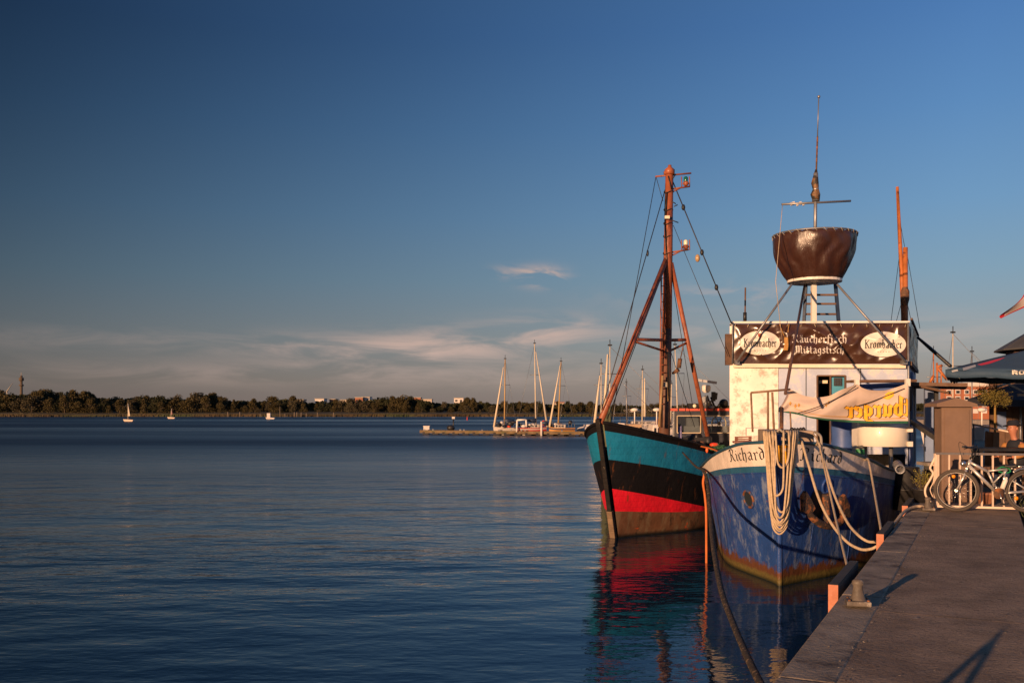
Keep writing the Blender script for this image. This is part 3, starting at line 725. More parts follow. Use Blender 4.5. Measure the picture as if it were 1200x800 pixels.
m_teal = mat('teal_door', (.045, .26, .38), rough=.5, var=.2, vs=3, col2=(.10, .14, .16), lo=.6, hi=.7, s2=5)
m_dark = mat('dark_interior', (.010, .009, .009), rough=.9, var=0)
m_wood = mat('brown_timber', (.13, .07, .04), rough=.75, var=.35, vs=4, bump=.004, bs=30)
def quadwall(mb, a, b, c, d, t): return mb.slab([a, b, c, d], t)
back = SD * .08
# front wall as panels round the door opening (px 957-990)
lp = MB().slab([FP(855, 426, .03), FP(912, 426, .03), FP(912, 532, .03), FP(855, 532, .03)], back).build('front_wall', m_wall, ric)
mb = MB()
for x0, x1, y0, y1 in ((912, 957.5, 426, 532), (957.5, 990.5, 426, 440), (990.5, 1064, 426, 532)):
    mb.slab([FP(x0, y0), FP(x1, y0), FP(x1, y1), FP(x0, y1)], back)
mb.build('front_wall', m_wallb, ric)
mb = MB()
for x in (944.5, 1008.5): mb.slab([FP(x - .4, 428, .012), FP(x + .4, 428, .012), FP(x + .4, 520, .012), FP(x - .4, 520, .012)], back * .1)
mb.build('panel_seam', m_dark, ric)
# door: dark opening with frame, teal leaf with small barred pane
op = [FP(957.5, 440), FP(990.5, 440), FP(990.5, 532), FP(957.5, 532)]
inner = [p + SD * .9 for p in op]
fr = MB()
for a, b in ((FP(957.5, 440), FP(957.5, 532)), (FP(990.5, 440), FP(990.5, 532)), (FP(957.5, 440), FP(990.5, 440)), (FP(973, 440, .0), FP(973, 532, .0))): fr.beam(a, b, .035, .05, up=(0, 1, 0))
dr = fr.build('door_frame', m_wood, ric)
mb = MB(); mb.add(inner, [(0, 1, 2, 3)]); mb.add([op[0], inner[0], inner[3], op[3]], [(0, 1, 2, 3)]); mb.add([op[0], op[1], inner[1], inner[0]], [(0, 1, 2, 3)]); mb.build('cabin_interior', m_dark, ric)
dl = MB().slab([FP(974, 442, -.02), FP(989.5, 442, -.02), FP(989.5, 531, -.02), FP(974, 531, -.02)], back * .5).build('door', m_teal, ric)
mb = MB(); mb.slab([FP(977, 442.5, .02), FP(986.5, 442.5, .02), FP(986.5, 452, .02), FP(977, 452, .02)], back * .2); mb.build('door_pane', m_black, dl)
mb = MB()
for i in range(3):
    for j in range(2): mb.slab([FP(978 + i * 2.9, 444 + j * 4, .035), FP(980 + i * 2.9, 444 + j * 4, .035), FP(980 + i * 2.9, 447 + j * 4, .035), FP(978 + i * 2.9, 447 + j * 4, .035)], back * .05)
mb.build('pane_glint', mat('old_glass', (.05, .06, .07), rough=.15, var=0), dl)
MB().slab([FP(960.5, 445, -.3), FP(971.5, 445, -.3), FP(971.5, 448.6, -.3), FP(960.5, 448.6, -.3)], back * .3).build('price_board', mat('board_cream', (.75, .6, .42), var=0), ric)
# side wall towards the quay, with panels, and the far sides
zt_ = lambda u: zpy(u, 379)
HL, HRt = FP(855, 379), FP(1064, 378)
mb = MB(); mb.slab([HRt, HRt + SD * HD, V((*(HRt + SD * HD).xy, 1.0)), V((*HRt.xy, 1.0))], V((-.06, .02, 0))); mb.build('side_wall', m_wallb, ric)
mb = MB(); mb.slab([HL + SD * HD, HL + SD * .02, V((*(HL + SD * .02).xy, 1.0)), V((*(HL + SD * HD).xy, 1.0))], V((.06, -.02, 0))); mb.build('side_wall', m_wall, ric)
mb = MB(); mb.slab([HL + SD * HD, HRt + SD * HD, V((*(HRt + SD * HD).xy, 1.0)), V((*(HL + SD * HD).xy, 1.0))], -back); mb.build('rear_wall', m_wallb, ric)
rfp = [HL, HRt, HRt + SD * HD, HL + SD * HD]
MB().slab([p + V((0, 0, -.06)) for p in rfp], (0, 0, .05)).build('roof', mat('roof_felt', (.08, .075, .07), rough=.9), ric)
sn = V((.906, -.4226, 0))                                  # outward on the quay side
def SP(a, z, out=.01): p = FR + SD * a + sn * out; p.z = z; return p
mb = MB(); mb.slab([SP(1.6, 3.9), SP(2.5, 3.9), SP(2.5, 1.3), SP(1.6, 1.3)], sn * .05); mb.slab([SP(3.1, 3.7), SP(4.4, 3.7), SP(4.4, 1.4), SP(3.1, 1.4)], sn * .05); mb.build('side_door', m_lblue, ric)
MB().slab([SP(.05, 2.5, .02), SP(1.5, 2.5, .02), SP(1.5, 1.3, .02), SP(.05, 1.3, .02)], sn * .04).build('side_panel', m_blue, ric)
MB().slab([SP(-.02, 3.5, .0), SP(3.4, 3.25, .0), SP(3.4, 3.25, 1.5), SP(-.02, 3.5, 1.3)][:0] + [SP(.9, 3.52, 0), SP(4.6, 3.52, 0), SP(4.6, 3.48, 1.35), SP(.9, 3.48, 1.35)], (0, 0, .09)).build('awning_board', m_wood, ric)
lt = MB(); lt.tube([SP(.75 + .16 * math.cos(a), 3.25 + .36 * math.sin(a), .03) for a in [2 * math.pi * k / 20 for k in range(20)]], .03, 6, closed=True); lt.build('side_ring', m_wood, ric)
# ---- brown tarpaulin banner round the top
m_tarp = mat('brown_tarpaulin', (.060, .026, .016), rough=.27, var=.15, vs=3, spec=.6)
def wr(x, y):                                              # wrinkles of the tarpaulin in metres
    f = V((x * .55, y * .9, 1.7)); a = noise.noise(V((x * 1.5 + .7 * y, y * 2.2, 3.1))) * .075
    d = abs(noise.noise(V((x * 1.7 - y * 1.2, y * 1.3 + x * .5, 9)))) * -.17 - abs(noise.noise(V((x * 2.6 + y * 2.5, y * 1.6, 19)))) * .08
    return a + d + noise.noise(V((x * 5, y * 4, 2))) * .030 + .12
BX0, BX1, BY0, BY1 = 857.5, 1063, 379.5, 426
WB = (FR - FL).length * (upx(BX1) - upx(BX0))
def ban(u, v, lift=0):                                     # u,v in 0..1 over the banner
    px = BX0 + (BX1 - BX0) * u; py = BY0 + (BY1 - BY0) * v
    edge = min(1, 8 * min(u, 1 - u, v * .5, (1 - v) * .5) + .1)
    return FP(px, py, .04 + wr(u * WB, v) * edge + lift)
bn = MB().grid(ban, 150, 40).build('banner', m_tarp, ric, fix=False)
mbs = MB()
def sban(u, v, lift=0): return SP(-.0 + u * 5.6, 5.10 - v * 1.02, .03 + wr(9 + u * 5, v) * .35 + lift)
mbs.grid(sban, 90, 24); sb = mbs.build('side_banner', m_tarp, ric, fix=False)
m_let = mat('pale_print', (.62, .56, .50), rough=.45, var=.1); m_oval = mat('white_print', (.74, .68, .60), rough=.4, var=.08)
HB = (BY1 - BY0) / FPX * 23.8
def bxy(px, py, lift=0): return ban((px - BX0) / (BX1 - BX0), (py - BY0) / (BY1 - BY0), lift)
for cx, cy, rx_, ry_ in ((890.5, 402, 23.2, 14.2), (1034.5, 403.5, 26.8, 14.6)):
    mb = MB(); rr = 12; an_ = 48
    vs = [bxy(cx, cy, .006)]; fs = []
    for r_ in range(1, rr + 1):
        for a in range(an_): vs.append(bxy(cx + rx_ * r_ / rr * math.cos(2 * math.pi * a / an_), cy + ry_ * r_ / rr * math.sin(2 * math.pi * a / an_), .006))
    for a in range(an_): fs.append((0, 1 + a, 1 + (a + 1) % an_))
    for r_ in range(rr - 1):
        for a in range(an_): fs.append((1 + r_ * an_ + a, 1 + r_ * an_ + (a + 1) % an_, 1 + (r_ + 1) * an_ + (a + 1) % an_, 1 + (r_ + 1) * an_ + a))
    mb.add(vs, fs, True); ov = mb.build('oval_logo', m_oval, bn, fix=False)
    mb = MB(); _, w1 = text_polys('Krombacher', 1); wpx = rx_ * 1.66; k = wpx / w1
    def fn(x, y, lift): return bxy(cx - wpx / 2 + x * k, cy + 4.6 - y * (6.6), .018 + lift)
    text_mesh(mb, 'Krombacher', fn, 1.0, nib=.17, ang=25); mb.build('lettering', m_ink, ov, fix=False)
    mb = MB()
    for q in range(5): mb.add([bxy(cx - 7 + q * 3.2, cy + 9.2, .012), bxy(cx - 5.6 + q * 3.2, cy + 9.2, .012), bxy(cx - 5.6 + q * 3.2, cy + 8.3, .012), bxy(cx - 7 + q * 3.2, cy + 8.3, .012)], [(0, 1, 2, 3)])
    for a0 in (-6.5, 5): mb.add([bxy(cx + a0, cy - 6.2, .012), bxy(cx + a0 + 3, cy - 6.6, .012), bxy(cx + a0 + 3, cy - 6.1, .012), bxy(cx + a0, cy - 5.7, .012)], [(0, 1, 2, 3)])
    mb.build('small_print', m_ropeg, ov, fix=False)
    mb = MB(); mb.add([bxy(cx + x, cy - 9 + y, .011) for x, y in ((-2.4, -2), (2.4, -2), (2.4, 1.2), (0, 3.2), (-2.4, 1.2))], [(0, 1, 2, 3, 4)]); mb.build('emblem', mat('crest_red', (.30, .05, .03), var=0), ov, fix=False)
    mb = MB(); mb.add([bxy(cx + x, cy - 9 + y, .014) for x, y in ((-1.2, -1.6), (1.2, -1.6), (0, 1.8))], [(0, 1, 2)]); mb.build('emblem_mark', mat('crest_green', (.04, .12, .05), var=0), ov, fix=False)
for txt, x0, x1, yb, hx in (('Räucherfisch', 928, 992, 401.5, 6.4), ('Mittagstisch', 931, 989, 414.2, 6.2)):
    mb = MB(); _, w1 = text_polys(txt, 1); k = (x1 - x0) / w1
    def fn(x, y, lift): return bxy(x0 + x * k, yb - y * hx, .014 + lift)
    text_mesh(mb, txt, fn, 1.0, nib=.17, ang=40); mb.build('lettering', m_let, bn, fix=False)
# battens above and below the banner, corner posts, lashings
mb = MB(); mb.beam(FP(856, 378, .08), FP(1065, 377.5, .08), .06, .045, up=(0, 0, 1)); mb.build('top_batten', m_white, ric)
mb = MB(); mb.beam(FP(859, 428.6, .10), FP(1060, 429.4, .10), .12, .09); mb.build('sill_batten', mat('cream_sill', (.80, .66, .50), rough=.6, var=.1), ric)
mb = MB(); mb.beam(SP(0, 5.15, .08), SP(5.6, 5.13, .08), .05, .05); mb.beam(SP(0, 4.05, .06), SP(5.6, 4.05, .06), .06, .10); mb.build('side_batten', m_wood, ric)
mb = MB(); mb.beam(V((*HF(-.012, 0, .03).xy, 4.05)), V((*HF(-.012, 0, .03).xy, 4.85)), .10, .16); mb.build('corner_box', m_wood, ric)
MB().cyl(FP(859, 378, .1), FP(858, 427, .1), .02, 6).build('corner_post', m_steel, ric); MB().cyl(FP(1063.5, 378, .1), FP(1064.5, 520, .04), .03, 6).build('corner_post', m_steel, ric)
random.seed(4); mb = MB()
for i in range(14):
    x = 862 + i * 15.3; a = FP(x, 380, .10); b = FP(x + random.uniform(-2, 2), 383.5, .12); mb.tube([a, b], .007, 5)
mb.build('lashing', m_rope, bn)
# yellow rope bundle at the left of the words
mb = MB(); mb.tube(smooth([FP(913, 380, .16), FP(917, 391, .16), FP(921, 398, .18)]), .010, 5); mb.tube(smooth([FP(924, 380, .16), FP(922.5, 392, .16), FP(921, 398, .18)]), .010, 5)
for dx in (-1.2, 0, 1.2): mb.tube(smooth([FP(920.5 + dx, 396, .18), FP(921 + dx, 404, .2), FP(920 + dx * 1.3, 411, .18)]), .03, 6)
mb.build('halyard_bundle', mat('ochre_rope', (.42, .22, .06), rough=.8, var=.3, vs=20), ric)

# ---- crow's nest, its legs, ladder and mast
ND = 24.4
def NP(px, py, d=ND): return P(px, py, d)
nc = NP(954.5, 303); s_ = ND / FPX
m_nest = mat('brown_nest_cloth', (.048, .019, .013), rough=.36, var=.15, vs=3, spec=.6, bump=.02, bs=5, bst=(1, 1, .35))
rt, rb = 47 * s_, 30 * s_; zt2, zb2 = NP(954, 277).z, NP(954, 329).z
mb = MB(); NN = 96
def nest(u, v):
    a = 2 * math.pi * u; t = v; r = rt + (rb - rt) * (t ** 1.9) ; 
    fold = .022 * math.sin(a * 16 + 5 * noise.noise(V((math.cos(a), math.sin(a), t * 2)))) + .09 * noise.noise(V((math.cos(a) * 2, math.sin(a) * 2, t * 1.5)))
    r += fold * (1 - abs(2 * t - 1) ** 3)
    return V((nc.x + r * math.cos(a), nc.y + r * math.sin(a), zt2 + (zb2 - zt2) * t + .012 * math.sin(a * 24) * (1 - t)))
mb.grid(nest, NN, 22); nst = mb.build('crows_nest', m_nest, ric, fix=False, solid=.012)
mb = MB(); mb.tube([(nc.x + (rt + .01) * math.cos(a), nc.y + (rt + .01) * math.sin(a), zt2 + .02) for a in [2 * math.pi * k / 40 for k in range(40)]], .022, 6, closed=True); mb.build('rim', m_steel, nst)
for k in range(30):
    a = 2 * math.pi * k / 30; b_ = a + .08; MB().tube([(nc.x + (rt + .03) * math.cos(a), nc.y + (rt + .03) * math.sin(a), zt2 + .04), (nc.x + (rt + .012) * math.cos(b_), nc.y + (rt + .012) * math.sin(b_), zt2 - .06)], .007, 5).build('lashing', m_ropeg, nst)
mb = MB(); mb.lathe((nc.x, nc.y, 0), [(.02, zb2 + .02), (rb + .02, zb2 + .02), (rb + .02, zb2 - .045), (.02, zb2 - .045)], 32, smooth=False); mb.build('floor', m_white, nst)
MB().box((NP(953.5, 377).x, nc.y, (zb2 + 5.0) / 2), (.12, .12, zb2 - 5.0)).build('nest_post', m_white, ric)
m_navy = mat('navy_steel', (.02, .035, .07), rough=.5, var=.3, vs=5)
for xa, xb in ((944.5, 942), (979, 983)): ldo = MB().beam(NP(xa, 332, ND + .3), NP(xb, 380, ND + .1), .075, .075).build('ladder_rail', m_navy, ric)
for py in (345.5, 356, 368): MB().beam(NP(944, py, ND + .2), NP(981, py, ND + .2), .05, .05).build('rung', m_wood, ldo)
MB().cyl(NP(928, 333, 23.5), FP(863, 424.5, .35), .028, 8).build('nest_strut', m_steel, ric)
MB().cyl(NP(981, 333, 23.2), FP(1058, 425, .35), .028, 8).build('nest_strut', m_steel, ric)
MB().cyl(NP(943, 334), P(920.5, 461, 16.4), .03, 8).build('fore_stay', mat('brown_pole', (.10, .05, .035), rough=.6, var=.3), ric)
for px, py in ((1057, 425), (863, 425)): MB().box(FP(px, py, .22), (.11, .2, .11)).build('strut_foot', m_steel, ric)
mm = MB(); mm.cyl(NP(955, 300), NP(956, 205), .045, 8); mm.cyl(NP(956, 236), NP(956, 203), .10, 8, .06)
mast = mm.build('signal_mast', m_steel, ric)
mb = MB(); mb.tube([NP(956.5, 236), NP(955.5, 228), NP(956, 222), NP(955, 215), NP(956.5, 199)], [.09, .13, .08, .10, .03], 8); mb.build('mast_light', mat('worn_yellow', (.20, .10, .04), rough=.6, var=.5, vs=8, col2=(.03, .025, .02), lo=.45, hi=.55, s2=7), mast)
MB().cyl(NP(956.5, 203), NP(958, 160), .022, 6).build('whip_antenna', m_rust, mast); MB().cyl(NP(958, 160), NP(959.5, 113), .014, 6).build('whip_tip', m_steel, mast)
MB().blob(NP(959.6, 113.5), .04).build('whip_cap', m_steel, mast)
MB().cyl(NP(916, 239.5), NP(997, 235.5), .028, 8).build('yard', m_steel, mast)
mb = MB(); random.seed(6)
for (px, py) in ((930, 238), (934, 239.5), (938, 238), (941, 239), (927, 239)):
    mb.slab([NP(px - 1.7, py - 1.4), NP(px + 1.2, py - 2.0), NP(px + 1.9, py + 1), NP(px - .5, py + 2.2)], (.02, .05, 0))
mb.build('furled_cloth', m_let, mast)
MB().tube(catenary(NP(917, 240), NP(909, 330, ND - 1.5), .0, 6) + catenary(NP(909, 330, ND - 1.5), FP(916, 402, .25), .02, 4)[1:], .008, 5).build('halyard', m_rope, ric)
# rear mast pair behind the house, its stays
MD = 31.0
m_omast = mat('orange_varnished_spar', (.42, .13, .035), rough=.5, var=.25, vs=4, col2=(.12, .04, .02), lo=.6, hi=.66, s2=5)
MB().tube([P(1060, 480, MD), P(1059, 370, MD), P(1051.5, 219, MD)], [.11, .09, .05], 8).build('rear_mast', m_omast, ric)
MB().tube([P(1061, 450, MD - .15), P(1061, 290, MD - .15)], [.10, .08], 8).build('rear_boom', m_omast, ric)
MB().lathe(None, [(.09, -.3), (.14, -.1), (.14, .15), (.08, .3)], 10, M=Matrix.Translation(P(1060.5, 347, MD - .2))).build('mast_band', m_rust, ric)
mb = MB()
for a, b in (((1053, 250), (1062, 300)), ((1062, 292), (1078, 385)), ((1061, 345), (1073, 400)), ((1059, 345), (1050, 378)), ((1054, 300), (1044, 378))): mb.cyl(P(*a, MD), P(*b, MD), .009, 5)
mb.build('rear_stays', m_wire, ric)
MB().tube([P(1075, 395, 26), P(1090, 408, 26), P(1114, 429, 25)], [.035, .05, .045], 6).build('furled_pole', m_black, ric)
MB().cyl(P(873, 378, 25.5), P(873.5, 337, 25.5), .022, 6).build('roof_aerial', m_wood, ric); MB().cyl(P(873, 376, 25.5), P(873, 366, 25.5), .05, 6).build('aerial_clamp', m_black, ric)
# ---- fore deck fittings
def D(px, py, d): return P(px, py, d)
lk = MB().slab([D(896, 503.5, 15.9), D(954, 504.5, 15.7), D(954, 522, 15.7), D(896, 522, 15.9)], V((.12, .9, 0))).build('deck_locker', mat('grey_timber_box', (.28, .21, .155), rough=.8, var=.25, vs=4), ric, bevel=.015)
mb = MB(); random.seed(9)
for i in range(5): mb.blob(D(928 + i * 3.4, 502.8 + random.uniform(-1.2, 1), 16.0), (random.uniform(.025, .05), .05, random.uniform(.03, .05)), 7, 4)
mb.build('tackle', m_black, lk)
m_rail = mat('rusty_rail', (.24, .14, .08), rough=.6, var=.4, vs=8)
mb = MB(); rd = 18.0
for a, b, r_ in (((880, 460), (882, 506), .020), ((900, 459), (900, 503), .022), ((905, 459.5), (907, 505), .022), ((880, 460), (926, 456), .024), ((926, 482), (927, 503), .016)): mb.cyl(D(*a, rd), D(*b, rd), r_, 6)
mb.build('fore_rail', m_rail, ric)
mb = MB(); mb.cyl(D(916, 478, 16.4), D(915.5, 512, 15.9), .035, 8); mb.blob(D(915.5, 504, 15.85), (.05, .05, .04)); mb.build('samson_post', m_rust, ric)
MB().tube(smooth([D(910, 508, 15.75), D(913, 503, 15.7), D(917, 506, 15.7), D(921, 509, 15.7), D(917, 511, 15.7), D(911, 509, 15.72)]), .02, 6).build('post_lashing', m_ropeg, ric)
bt = thing('bench', 'small red brown wooden bench before the white wall', 'bench', D(868, 520, 19.5))
mb = MB()
for y in (511.5, 514): mb.slab([D(861, y, 19.5), D(881, y - .6, 19.4), D(881, y + .8, 19.4), D(861, y + 1.4, 19.5)], (.02, .1, 0))
mb.build('backrest', mat('red_brown_wood', (.20, .07, .04), rough=.6), bt)
MB().slab([D(860, 517, 19.3), D(881, 516, 19.2), D(881, 518, 19.2), D(860, 519, 19.3)], (.05, .35, 0)).build('seat', MC['red_brown_wood'], bt)
for x in (863, 879): MB().box(D(x, 521.5, 19.5), (.05, .05, .36)).build('leg', MC['red_brown_wood'], bt)
wt = thing('white_crate', 'plain white box below the flaking wall', 'box', D(892, 510, 20.5))
MB().slab([D(875, 501.5, 20.5), D(898, 501, 20.4), D(898, 510, 20.4), D(875, 511, 20.5)], (.1, .5, 0)).build('case', mat('bright_white', (.85, .78, .70), rough=.5, var=.05), wt, bevel=.01)
# blue barrel and small green crates near the door
bl = thing('blue_barrel', 'blue plastic barrel under the hanging cloth beside the door', 'barrel', D(988, 525, 20))
c = D(988, 508, 20); MB().lathe((c.x, c.y, 0), [(.02, c.z + .32), (.24, c.z + .32), (.26, c.z + .25), (.25, c.z), (.25, c.z - .5)], 24).build('body', m_blue, bl)
MB().tube([(c.x + .255 * math.cos(a), c.y + .255 * math.sin(a), c.z + .31) for a in [2 * math.pi * k / 24 for k in range(24)]], .02, 6, closed=True).build('rim', m_steel, bl)
gb = thing('green_tin', 'small green and cream tin beside the white tank', 'tin', D(1008, 535, 17.2)); c = D(1008, 531.5, 17.2)
MB().lathe((c.x, c.y, c.z), [(.005, .10), (.075, .10), (.075, -.10), (.005, -.10)], 16).build('can', mat('tin_cream', (.5, .45, .3), var=.1), gb); MB().lathe((c.x, c.y, c.z), [(.077, .09), (.08, .05), (.08, .0), (.077, -.01)], 16).build('can_band', mat('tin_green', (.03, .22, .08), var=.1), gb)
# white tank on a leg
tk = thing('white_tank', 'big white drum on a steel leg under the mirrored banner', 'tank', D(1034, 570, 18.95)); c0, c1 = D(1006, 510, 18.95), D(1063, 510, 18.95); c = (c0 + c1) / 2; rr = (c1.x - c0.x) / 2
zt3, zb3 = D(0, 494, 18.6).z, D(0, 523.5, 18.5).z
MB().lathe((c.x, c.y, 0), [(.01, zt3), (rr - .01, zt3), (rr, zt3 - .01), (rr, zb3 + .01), (rr - .01, zb3), (.01, zb3)], 40).build('drum', mat('enamel_white', (.74, .68, .58), rough=.42, var=.06, coat=.1), tk)
MB().box((D(1007, 500, 19.2).x, 19.2, (zt3 + zb3) / 2 - .25), (.2, .3, 1.1)).build('bracket', m_white, tk)
MB().cyl(D(1044, 523, 18.9), D(1044, 569, 18.9), .04, 10).build('leg', m_steel, tk); MB().cyl(D(1015, 523, 19.0), D(1015, 548, 19.0), .025, 8).build('leg', m_steel, tk)
for y in (503, 520): MB().box(D(1066, y, 18.6), (.09, .1, .10)).build('clamp', m_white, tk)
# awning lath over the door side
MB().beam(FP(989, 448, .9), FP(1064, 447, .5), .5, .06).build('awning_lath', m_wood, ric)
MB().slab([FP(1000, 451, .05), FP(1062, 450, .05), FP(1062, 470, .05), FP(1000, 470, .05)], -back * .3).build('awning_shade', m_blue, ric)
# ---- banner hung back to front between posts
FBD = 18.3
top_k = [(912, 478), (916, 474), (922, 462), (925, 455.5), (931, 458.5), (945, 464), (957, 465.5), (970, 464), (985, 457), (1000, 451.5), (1004, 450), (1010, 454), (1020, 457), (1034, 457.5), (1046, 455), (1058, 451), (1064, 448.5)]
bot_k = [(912, 482), (930, 484), (950, 489), (975, 492.5), (1000, 494.3), (1030, 495.3), (1064, 495.3)]
def fb(u, v, lift=0):
    px = 912 + (1064 - 912) * u
    t = interp(top_k, px); b_ = interp(bot_k, px)
    d = FBD - .5 * u + (.09 * math.sin(u * 9 + v * 2.2) + .10 * noise.noise(V((u * 5 + v * 1.5, v * 2.2, 4)))) * min(1, 12 * (1 - u)) * min(1, 12 * u)
    d -= .05 * math.sin(v * 3 + u * 16) * v
    return P(px, t + (b_ - t) * v, d - lift)
clo = thing('cloth_banner', 'cream cloth banner seen from behind, its yellow lettering mirrored, over the fore deck', 'banner', P(1000, 495, FBD))
MB().grid(fb, 120, 30).build('cloth', mat('cream_cloth', (.56, .44, .37), rough=.85, var=.07, vs=2), clo, fix=False)
mb = MB(); mb.grid(lambda u, v: fb(u, .955 + .06 * v, .02), 90, 2); mb.build('hem', mat('green_hem', (.02, .11, .06), rough=.8), clo, fix=False, solid=.02)
mb = MB(); mb.grid(lambda u, v: fb(.12 + .86 * u, .86 - .10 * (1 - u) ** 3 + .025 * v, .014), 80, 1); mb.build('gold_stripe', mat('gold_print', (.55, .28, .06), var=.1), clo, fix=False)
def cxy(px, py, lift):
    t = interp(top_k, px); b_ = interp(bot_k, px); return fb((px - 912) / 152, (py - t) / (b_ - t), lift)
_, w1 = text_polys('tburger', 1); X0, X1 = 1067, 990
mg = mat('yellow_letters', (.85, .42, .02), rough=.6, var=.08); mgo = mat('letter_outline', (.10, .05, .03), var=0)
for nib, m_, lf in ((.37, mgo, .016), (.25, mg, .026)):
    mb = MB()
    def fn(x, y, lift): return cxy(min(X0 - x / w1 * (X0 - X1), 1063.7), 489.0 - (w1 - x) / w1 * 2.0 - y * 15.5 * (1 - .15 * x / w1), lf + lift)
    text_mesh(mb, 'tburger', fn, 1.0, nib=nib, ang=35); mb.build('lettering' if m_ is mg else 'letter_outline', m_, clo, fix=False)
mb = MB()
for pts in (((1038, 468), (1037, 462), (1041, 459), (1048, 458.5), (1047, 464), (1042, 467.5)), ((1033, 466), (1036, 464), (1042, 466), (1037, 467))): mb.add([cxy(x, y, .016) for x, y in pts], [tuple(range(len(pts)))])
mb.build('leaf_mark', mg, clo, fix=False)
mb = MB()
for (x, y) in ((926, 473), (932, 476), (936, 475), (968, 475), (971, 472)): mb.add([cxy(x - 1.5, y, .016), cxy(x, y - 3, .016), cxy(x + 1.5, y - 1, .016), cxy(x, y + 2, .016)], [(0, 1, 2, 3)])
mb.build('faded_print', MC['gold_print'], clo, fix=False)
MB().tube(smooth([P(935, 484, 18.0), P(960, 476, 17.95), P(985, 464, 17.95), P(1003, 452, 17.8)], 6), .009, 5).build('brail_line', m_wire, clo)
MB().tube(smooth([cxy(1003, 476, .04), cxy(1020, 471, .04), cxy(1040, 463, .04), cxy(1060, 455, .04)], 6), .008, 5).build('brail_line', m_wire, clo)
mb = MB()
for px, py, d in ((1004, 446, 18.2), (1063.5, 445, 17.8)): mb.box(P(px, py + 3, d + .05), (.08, .08, .14))
mb.build('clip', m_white, clo)

# ---- ropes of the cutter
cr = thing('rope_coil', 'long hank of pale rope hung in loops over the bow beside the yellow shield', 'rope', P(915, 560, 15))
random.seed(12)
for i, (xa, xb, yb) in enumerate(((895.5, 935, 625), (897.8, 933, 622), (900, 931, 619), (902.3, 929, 616), (896.5, 934, 613), (904.5, 927, 612), (899, 932, 606), (901.5, 930, 600), (905.5, 926, 607), (908.5, 924.5, 548), (909.5, 922.5, 581))):
    d = 14.93 - .028 * i; cx_ = (xa + xb) / 2 - (1.5 if yb > 600 else 0); w = (xb - xa) / 2 * (.86 if yb < 615 else .8)
    tp = 505.5
    pts = [P(xa, tp, d + .8), P(xa, tp - .5, d + .2), P(xa, tp + 4, d)]
    if yb > 590: pts += [P(xa + (cx_ - w * .62 - xa) * t_, tp + (yb - 16 - tp) * t_, d) for t_ in (.3, .65, 1)] + [P(cx_ - w * .38, yb - 5, d), P(cx_, yb, d), P(cx_ + w * .42, yb - 5, d)] + [P(cx_ + w * .66 + (xb - cx_ - w * .66) * t_, yb - 16 - (yb - 16 - tp) * t_, d) for t_ in (0, .35, .7)]
    elif yb > 560: pts = [P(xb - 4, tp, d + .5), P(xb - 4, tp + 4, d), P(xb - 4, yb - 18, d), P(xb - 7, yb - 5, d), P(xb - 12, yb, d), P(xa, yb - 2, d)]
    else: pts += [P(xa + 1, yb - 25, d), P(xa + 3, yb - 7, d), P(cx_, yb, d), P(xb - 2, yb - 6, d), P(xb, yb - 22, d)]
    if True:
        pts = [p_ + V((random.uniform(-.006, .006), random.uniform(-.012, .012), random.uniform(-.008, .008))) for p_ in pts]
    if not (560 < yb < 590): pts += [P(xb, tp + 4, d), P(xb, tp - .5, d + .2), P(xb, tp, d + .8)]
    MB().tube(smooth(pts, 5), .0165, 8).build('rope_loop', m_rope, cr)
for i in range(0):
    x = (895 + i * 1.5) if i < 4 else (926 + (i - 4) * 2.3); MB().tube(smooth([P(x, 505, 15.6), P(x, 504, 15.0), P(x + .3, 512, 14.84), P(x + .4, 540, 14.85), P(x + 1.2 * (1 if i < 4 else -1), 575 + i * 3, 14.9)], 5), .021, 7).build('rope_turn', m_ropeg if i % 2 else m_rope, cr)
# fender piles on the quay wall
m_pface = mat('pink_orange_paint', (.50, .18, .10), rough=.7, var=.25, vs=6, col2=(.55, .40, .30), lo=.58, hi=.68, s2=8)
m_pside = mat('dark_pile_side', (.05, .042, .035), rough=.85, var=.4)
def pile(px, py, z, lbl, w=.085, L_=1.5):
    q = G(px, py, z); al = (q - V((Q0.x, Q0.y, z))).dot(QA); il = (q - V((Q0.x, Q0.y, z))).dot(QN)
    t = thing('fender_pile', lbl, 'fender pile', (q.x, q.y, 0), 0, 'fender timbers along the quay wall')
    a0, a1 = Q(al, il, 0), Q(al, il + w, 0); f = QA * .012
    MB().prism([a0, a1, a1 + f, a0 + f], -.8, z - .004).build('painted_face', m_pface, t)
    MB().prism([a0 + f, a1 + f, a1 + QA * L_, a0 + QA * L_], -.8, z).build('timber', m_pside, t, bevel=.004)
    e = Q(al + .3, il + w, 0); g = Q(al + .3, .04, 0)
    MB().beam(V((e.x, e.y, .75)), V((g.x, g.y, .75)), .12, .12).build('strut', m_pside, t)
    return t
p1 = pile(970.5, 684, 1.33, 'fender pile with salmon front nearest the camera, beside the bollard')
p2_ = pile(1027, 625, 1.36, 'middle fender pile, two mooring ropes made fast to it')
p3_ = pile(1057, 592, 1.38, 'farthest fender pile, below the potted shrub')
def mrope(name, label, pts, r, m, cat='mooring rope', k=8, group=None):
    o = MB().tube(smooth(pts, k), r, 8).build(name, m, origin=pts[0]); tag(o, label, cat, group); return o
mrope('mooring_rope', 'pale rope from the bow rail sagging lowest to the middle fender pile', [P(936, 515.5, 15.3), P(939, 516, 15.0), P(947, 543, 14.6), P(960, 585, 14.0), P(975, 614, 13.6), P(992, 634, 13.2), P(1008, 643, 12.9), P(1020, 643, 12.7), P(1028, 639.5, 12.6)], .021, m_rope, group='ropes from bow to quay')
